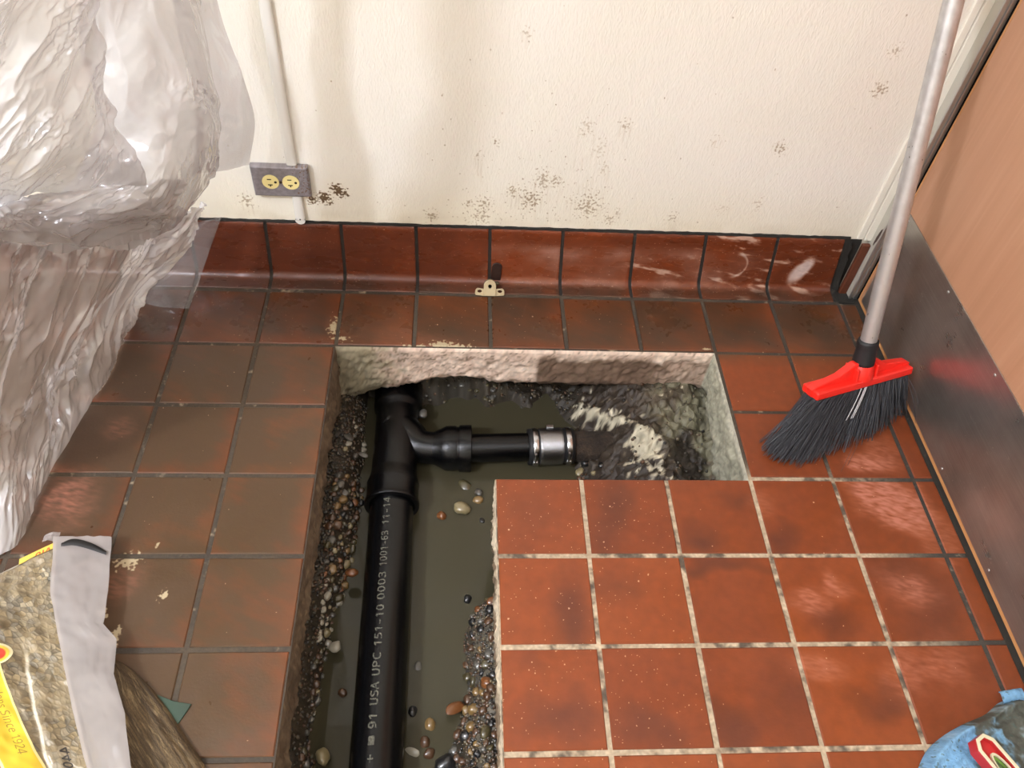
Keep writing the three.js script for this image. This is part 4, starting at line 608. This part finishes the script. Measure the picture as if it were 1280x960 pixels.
  const K = document.createElement('canvas'); K.width = 256; K.height = 96; { const q = K.getContext('2d'); q.fillStyle = '#eccb58'; q.fillRect(0, 0, 256, 96); q.fillStyle = '#d4602a'; q.font = 'bold 74px sans-serif'; q.textBaseline = 'middle'; q.translate(128, 46); q.rotate(Math.PI); q.fillText('Vio', -88, 0); }
  const kd = K.getContext('2d').getImageData(0, 0, 256, 96).data, cornerMap = tex(256, 96, (u, v, x, y) => { const i = (y * 256 + x) * 4; return [kd[i], kd[i + 1], kd[i + 2]]; });
  mesh('printed_corner', grid(30, 8, (u, v) => { const d = lerp(0.062, 0.004, u), z = bagFar(d) + lerp(-0.008, 0.012, v); return [polyAt(SEAM, z) - d, bagH(d, Math.max(z, bagFar(d))) + 0.0015, z]; }, null, (u, v) => [u, v]), phys(0xffffff, 0.4, { map: cornerMap, clearcoat: 0.5, side: THREE.DoubleSide }), g);
  mesh('torn_corner', grid(16, 10, (u, v) => [lerp(-0.098, -0.074, u), 0.026 + 0.006 * Math.sin(u * 3) + 0.002 * N3(u * 6, v * 6, 3), lerp(0.452 + 0.006 * (1 - u), 0.470, v)]), film, g);
}
{
  const EDGE = [[0.060, 0.655], [0.080, 0.665], [0.109, 0.686], [0.147, 0.721], [0.192, 0.772], [0.225, 0.81], [0.262, 0.87], [0.29, 0.96]], c = new THREE.CatmullRomCurve3(EDGE.map((e) => V(e[0], 0, e[1])));
  const map = tex(512, 512, (u, v) => { const n = fbm(u * 9, v * 22, 3, 4), s = fbm(u * 4 + 0.8 * N3(u * 4, v * 5), v * 34, 8, 3), n2 = fbm(u * 90, v * 90, 5, 2); let k = mix3([112, 92, 62], [70, 56, 38], clamp(0.5 + s * 1.6)); k = mix3(k, [146, 126, 92], clamp(0.8 * ss(0.08, 0.35, n))); return k.map((q) => q * (1 + 0.35 * n2)); });
  const g = tag(group('brown_sack'), 'mud soaked brown cloth sack with lengthwise creases lying under the clear bag margin', 'sack');
  mesh('cloth_body', grid(120, 60, (u, v) => { const p = c.getPointAt(u), d = v * 0.095 * lerp(0.25, 1, ss(0, 0.3, u)), w = 0.0035 * N3(u * 7, d * 120, 3) + 0.002 * N3(u * 20, d * 220, 6); const h = 0.026 * Math.sqrt(1 - (1 - Math.min(1, d / 0.05)) ** 2) * ss(0, 0.06, u) * (1 - 0.9 * ss(0.045, 0.085, d)); return [p.x - d * 0.86, Math.max(0.0015, 0.001 + h + w * ss(0, 0.15, v)), p.z + d * 0.42]; }, null, (u, v) => [u * 1.2, v]), std(0xffffff, 0.72, { map, bumpMap: floorBump, bumpScale: 0.004 }), g);
  const s = new THREE.Shape([[0.132, -0.708], [0.160, -0.719], [0.186, -0.7235], [0.181, -0.735], [0.173, -0.752], [0.158, -0.742], [0.144, -0.728]].map((q) => new THREE.Vector2(...q)));
  tag(mesh('teal_scrap', new THREE.ExtrudeGeometry(s, { depth: 0.0016, bevelEnabled: true, bevelThickness: 0.0005, bevelSize: 0.0005, bevelSegments: 1 }).rotateX(-Math.PI / 2).translate(0, 0.0012, 0), std(0xffffff, 0.65, { map: tex(64, 64, (u, v) => mix3([70, 104, 88], [52, 66, 52], clamp(0.5 + 2 * fbm(u * 8, v * 8, 2, 3)))) })), 'small flat teal green scrap poking out from under the brown sack', 'scrap');
}

// ------------------------------------------------------------------ blue rag and the red holder on it
{
  const pts = [[1.240, 0.852], [1.251, 0.836], [1.276, 0.808], [1.309, 0.787], [1.348, 0.770], [1.392, 0.755], [1.422, 0.738], [1.452, 0.732], [1.470, 0.75], [1.474, 0.82], [1.472, 0.93], [1.40, 0.99], [1.29, 0.97], [1.235, 0.9]];
  const c = new THREE.CatmullRomCurve3(pts.map((e) => V(e[0], 0, e[1])), true), C = [1.375, 0.862];
  const map = tex(512, 512, (u, v) => { const n = fbm(u * 7, v * 7, 3, 5), n2 = fbm(u * 40, v * 40, 6, 3); let k = mix3([132, 178, 212], [106, 152, 190], clamp(0.5 + n * 1.5)); k = mix3(k, [84, 84, 74], clamp(1.0 * ss(0.0, 0.25, n + 0.55 * ss(0.38, 0.6, u) * ss(0.62, 0.3, v) - 0.18))); k = mix3(k, [70, 84, 78], 0.7 * ss(0.16, 0.34, n2 + n * 0.3)); k = mix3(k, [178, 208, 228], 0.5 * ss(0.1, 0.4, fbm(u * 12, v * 12, 12, 3))); return k.map((q) => q * (1 + 0.25 * n2)); });
  const g = tag(group('blue_rag'), 'dirty light blue cloth rag crumpled on the tiles in the bottom right corner', 'rag');
  const rag = (a, r) => { const p = c.getPoint(a), x = lerp(C[0], p.x, r), z = lerp(C[1], p.z, r); let h = 0.026 * Math.sqrt(Math.max(0, 1 - r ** 6)) + 0.008 * Math.exp(-(((r - 0.9) / 0.05) ** 2)) - 0.004 * Math.exp(-(((r - 0.78) / 0.06) ** 2)); h += (0.008 * N3(x * 24, z * 24, 3) + 0.006 * ridge(x * 20 + z * 14, z * 26, 7) + 0.002 * N3(x * 90, z * 90, 4)) * ss(1, 0.8, r); h = lerp(h, Math.min(h, 0.029), ss(0.06, 0.035, Math.hypot(x - 1.365, (z - 0.85) * 0.7))); return [x, Math.max(0.0012, h), z]; };
  const rm = std(0xffffff, 0.9, { map, bumpMap: floorBump, bumpScale: 0.003, side: THREE.DoubleSide });
  mesh('cloth', grid(220, 70, (u, v) => rag(u, v), null, (u, v, p) => [(p[0] - 1.23) / 0.25, (p[2] - 0.73) / 0.26]), rm, g);
  mesh('folded_corner', grid(24, 14, (u, v) => { const a = v * Math.PI * 1.25 - 0.4; return [lerp(1.416, 1.455, u) - 0.004 * Math.sin(a), 0.020 + 0.0085 * Math.sin(a) + 0.002 * N3(u * 4, v * 3, 2), lerp(0.736, 0.731, u) + 0.009 * Math.cos(a)]; }, null, (u, v) => [0.1 + u * 0.1, 0.8 + v * 0.1]), rm, g);
  const h = tag(group('red_holder', [1.329, 0.0375, 0.804]), 'small scuffed red holder with cream rim and green insert on the blue rag', 'holder'); h.rotation.set(0.06, 0.5, -0.12);
  const out = (k, n) => { const s = new THREE.Shape(); s.moveTo(-0.008 * k, -0.001 * n); s.lineTo(0.008 * k, -0.001 * n); s.lineTo(0.0175 * k, 0.012); s.lineTo(0.019 * k, 0.14); s.lineTo(-0.019 * k, 0.14); s.lineTo(-0.0175 * k, 0.012); s.closePath(); return s; };
  const red = phys(0xc02a2a, 0.45, { clearcoat: 0.3, map: tex(128, 128, (u, v) => mix3([255, 255, 255], [196, 150, 140], clamp(ss(0.1, 0.4, fbm(u * 7, v * 7, 3, 4))))) }), creamM = std(0xd8cfae, 0.6);
  const ring = out(1, 0), inner = new THREE.Path([[-0.006, 0.004], [0.006, 0.004], [0.0135, 0.014], [0.0145, 0.136], [-0.0145, 0.136], [-0.0135, 0.014]].map((q) => new THREE.Vector2(...q))); ring.holes.push(inner);
  const up = (gm, y) => gm.rotateX(Math.PI / 2).translate(0, y, 0);
  mesh('wall', up(new THREE.ExtrudeGeometry(ring, { depth: 0.018, bevelEnabled: true, bevelThickness: 0.0006, bevelSize: 0.0006, bevelSegments: 1 }), 0.02), red, h);
  mesh('rim', up(new THREE.ExtrudeGeometry(ring, { depth: 0.0012, bevelEnabled: true, bevelThickness: 0.0005, bevelSize: 0.0005, bevelSegments: 1 }), 0.0222), creamM, h);
  mesh('bed', up(new THREE.ExtrudeGeometry(out(0.85, 0), { depth: 0.003, bevelEnabled: false }), 0.013), red, h);
  const ov = new THREE.Shape(); ov.absellipse(0.002, 0.052, 0.0098, 0.027, 0, Math.PI * 2); const oi = new THREE.Path(); oi.absellipse(0.002, 0.053, 0.0078, 0.0245, 0, Math.PI * 2, true); ov.holes.push(oi);
  mesh('insert_rim', up(new THREE.ExtrudeGeometry(ov, { depth: 0.004, bevelEnabled: false, curveSegments: 20 }), 0.0165), creamM, h);
  mesh('insert', new THREE.SphereGeometry(1, 20, 12).scale(0.0078, 0.0045, 0.0245).translate(0.002, 0.0125, 0.053), std(0xffffff, 0.5, { map: tex(64, 64, (u, v) => mix3([100, 142, 52], [44, 52, 30], clamp(0.5 + 2.2 * fbm(u * 6, v * 6, 3, 3)))) }), h);
}

// ------------------------------------------------------------------ broom
{
  const g = tag(group('broom'), 'upright broom with a bright red head, black bristles and a worn aluminium handle', 'broom');
  const S0 = V(1.346, 0.128, 0.140), H = V(-0.043, 0.593, -0.189).normalize(), top = S0.clone().addScaledVector(H, 1.115);
  const Sd = V(0.205, 0.0, -0.078); Sd.addScaledVector(H, -Sd.dot(H)).normalize(); const Nd = new THREE.Vector3().crossVectors(Sd, H).normalize(); if (Nd.z < 0) Nd.negate();
  const B = new THREE.Matrix4().makeBasis(Sd, H, new THREE.Vector3().crossVectors(Sd, H)).setPosition(S0);
  const alu = std(0xffffff, 0.42, { metalness: 0.75, map: tex(128, 1024, (u, v) => { const n = fbm(u * 8, v * 60, 3, 4), d = fbm(u * 16, v * 120, 7, 3); let c = mix3([214, 213, 213], [184, 182, 182], clamp(0.5 + n)); c = mix3(c, [214, 212, 208], ss(0.5, 0.1, v) * clamp(0.5 + n * 2) * 0.7); if (d > 0.43) c = mix3(c, [90, 84, 78], 0.8); return c; }) });
  const L = S0.distanceTo(top);
  mesh('handle', new THREE.CylinderGeometry(0.0152, 0.0152, L - 0.03, 32, 1).translate(0, (L - 0.03) / 2 + 0.03, 0).applyMatrix4(B), alu, g);
  const blk = std(0x1c1c1e, 0.55);
  mesh('grip_cap', new THREE.SphereGeometry(0.0158, 20, 12).translate(0, L, 0).applyMatrix4(B), blk, g);
  mesh('ferrule', new THREE.LatheGeometry([[0.0150, 0.052], [0.0190, 0.051], [0.0195, 0.046], [0.0195, 0.036], [0.0186, 0.034], [0.0205, 0.008], [0.0205, 0.0], [0.012, 0]].map((q) => new THREE.Vector2(...q)).reverse(), 32).applyMatrix4(B), blk, g);
  const red = phys(0xf0281c, 0.36, { clearcoat: 0.25, clearcoatRoughness: 0.3 });
  const s = new THREE.Shape(); s.moveTo(-0.118, -0.040); s.lineTo(0.113, -0.040); s.lineTo(0.116, -0.024); s.lineTo(0.108, -0.019); s.lineTo(0.055, -0.012); s.lineTo(0.026, 0.006); s.lineTo(-0.026, 0.006); s.lineTo(-0.060, -0.012); s.lineTo(-0.112, -0.022); s.lineTo(-0.121, -0.026); s.closePath();
  const slab = new THREE.ExtrudeGeometry(s, { depth: 0.012, bevelEnabled: true, bevelThickness: 0.002, bevelSize: 0.002, bevelSegments: 2 }).translate(0, 0, -0.006);
  const bar = new RoundedBoxGeometry(0.236, 0.017, 0.044, 3, 0.004).translate(-0.002, -0.034, 0);
  const neck = new THREE.LatheGeometry([[0.019, -0.034], [0.0245, -0.028], [0.0205, 0.002], [0.012, 0.002]].map((q) => new THREE.Vector2(...q)), 28);
  const rib = []; for (const sgn of [-1, 1]) { rib.push(new RoundedBoxGeometry(0.005, 0.03, 0.036, 2, 0.002).translate(sgn * 0.024, -0.016, 0)); }
  mesh('head', merge([slab, bar, neck, ...rib]).applyMatrix4(B), red, g);
  // bristles: root under the head, tip spread on the floor
  const tipC = new THREE.CatmullRomCurve3([V(1.160, 0.004, 0.262), V(1.196, 0.003, 0.278), V(1.235, 0.003, 0.276), V(1.290, 0.004, 0.256), V(1.365, 0.006, 0.226), V(1.425, 0.014, 0.192), V(1.466, 0.022, 0.160)]);
  const pos = [], nor = [], idx = [];
  const tuft = (root, tip, r, bow) => {
    const base = pos.length / 3, K = 5; const mid = root.clone().lerp(tip, 0.5).add(bow), side = V(1, 0, 0), q = new THREE.QuadraticBezierCurve3(root, mid, tip);
    for (let k = 0; k <= K; k++) { const p = q.getPoint(k / K), t = q.getTangent(k / K), a = new THREE.Vector3().crossVectors(t, V(0.3, 0.2, 1)).normalize(), b = new THREE.Vector3().crossVectors(t, a); const w = r * (1 - 0.35 * k / K); for (let m = 0; m < 3; m++) { const an = m * 2.094, n = a.clone().multiplyScalar(Math.cos(an)).addScaledVector(b, Math.sin(an)); pos.push(p.x + n.x * w, p.y + n.y * w, p.z + n.z * w); nor.push(n.x, n.y, n.z); } }
    for (let k = 0; k < K; k++) for (let m = 0; m < 3; m++) { const a = base + k * 3 + m, b = base + k * 3 + (m + 1) % 3; idx.push(a, b, a + 3, b, b + 3, a + 3); }
  };
  for (let k = 0; k < 1250; k++) {
    const u = rnd(), w = rr(-0.019, 0.019), root = V(lerp(-0.115, 0.110, u), -0.042, w).applyMatrix4(B), tip = tipC.getPoint(clamp(u + rr(-0.035, 0.035)));
    tip.z += rr(-0.028, 0.012) + w * 0.4; tip.x += rr(-0.008, 0.008); tip.x = Math.min(tip.x, 1.476); tip.y = Math.max(0.0015, tip.y + Math.abs(rr(-1, 1)) ** 2 * 0.016);
    tuft(root, tip, rr(0.0008, 0.00125), V(rr(-0.006, 0.002), rr(0, 0.008), rr(0.002, 0.012)));
  }
  const stray = [[V(1.472, 0.055, 0.190), 0.97], [V(1.474, 0.026, 0.205), 0.96], [V(1.300, 0.003, 0.305), 0.6], [V(1.318, 0.002, 0.290), 0.66], [V(1.215, 0.003, 0.300), 0.4]];
  for (const [tip, u] of stray) tuft(V(lerp(-0.115, 0.110, u), -0.042, 0.018).applyMatrix4(B), tip, 0.0006, V(0.004, 0.01, 0.01));
  const finish = (p, n, i) => { const b = new THREE.BufferGeometry(); b.setAttribute('position', new THREE.Float32BufferAttribute(p.slice(), 3)); b.setAttribute('normal', new THREE.Float32BufferAttribute(n.slice(), 3)); b.setAttribute('uv', new THREE.Float32BufferAttribute(new Float32Array(p.length / 3 * 2), 2)); b.setIndex(i.slice()); p.length = n.length = i.length = 0; return b; };
  const br = mesh('bristles', finish(pos, nor, idx), std(0x38383c, 0.34), g); br.userData.kind = 'stuff';
  for (const u of [0.46, 0.50, 0.515]) { const a = V(lerp(-0.115, 0.110, u), -0.042, 0.021).applyMatrix4(B); tuft(a, a.clone().lerp(tipC.getPoint(u - 0.02), 0.45).add(V(0, 0.008, 0.012)), 0.0014, V(0, 0.002, 0.003)); }
  tag(mesh('pale_strands', finish(pos, nor, idx), std(0xc9c9cb, 0.5), g), 'a few whitish strands among the black bristles');
}

// ------------------------------------------------------------------ work lamp beside the camera and added fill panel above it
{
  const glow = new THREE.MeshStandardMaterial({ color: 0x222222, emissive: 0xfffaf4, emissiveIntensity: 6, roughness: 0.5 });
  const wl = tag(group('work_lamp', KEY_AT), 'bare bulb work lamp hanging from the ceiling left of the viewer', 'lamp');
  mesh('lamp_bulb', new THREE.SphereGeometry(0.045, 24, 16), glow, wl); mesh('lamp_socket', new THREE.CylinderGeometry(0.022, 0.022, 0.07, 20).translate(0, 0.078, 0), std(0x2a2a2a, 0.6), wl); mesh('cord', new THREE.CylinderGeometry(0.004, 0.004, RH - KEY_AT[1] - 0.11, 8).translate(0, 0.11 + (RH - KEY_AT[1] - 0.11) / 2, 0), std(0x1a1a1a, 0.7), wl);
  const key = new THREE.PointLight(0xe9efff, KEY_POWER, 0, 2); key.castShadow = true; key.shadow.radius = 4; key.shadow.mapSize.set(2048, 2048); key.position.set(...KEY_AT); scene.add(key);
  const cl = tag(group('added_fill_panel', [PANEL_AT[0], RH, PANEL_AT[2]]), 'added unseen fill light panel on the ceiling behind the viewer', 'lamp');
  mesh('light_frame', box(-PANEL_SIZE[0] / 2 - 0.02, PANEL_SIZE[0] / 2 + 0.02, -0.045, -0.001, -PANEL_SIZE[1] / 2 - 0.02, PANEL_SIZE[1] / 2 + 0.02, 0.004), std(0xe8e8e4, 0.5), cl);
  mesh('light_diffuser', box(-PANEL_SIZE[0] / 2, PANEL_SIZE[0] / 2, -0.05, -0.045, -PANEL_SIZE[1] / 2, PANEL_SIZE[1] / 2), new THREE.MeshStandardMaterial({ color: 0x333333, emissive: 0xfff8ee, emissiveIntensity: PANEL_NITS * 0.5, roughness: 0.6 }), cl);
  const area = new THREE.RectAreaLight(0xe9f0ff, PANEL_NITS, ...PANEL_SIZE); area.position.set(...PANEL_AT); area.lookAt(PANEL_AT[0], 0, PANEL_AT[2]); scene.add(area);
}
renderer.render(scene, camera);
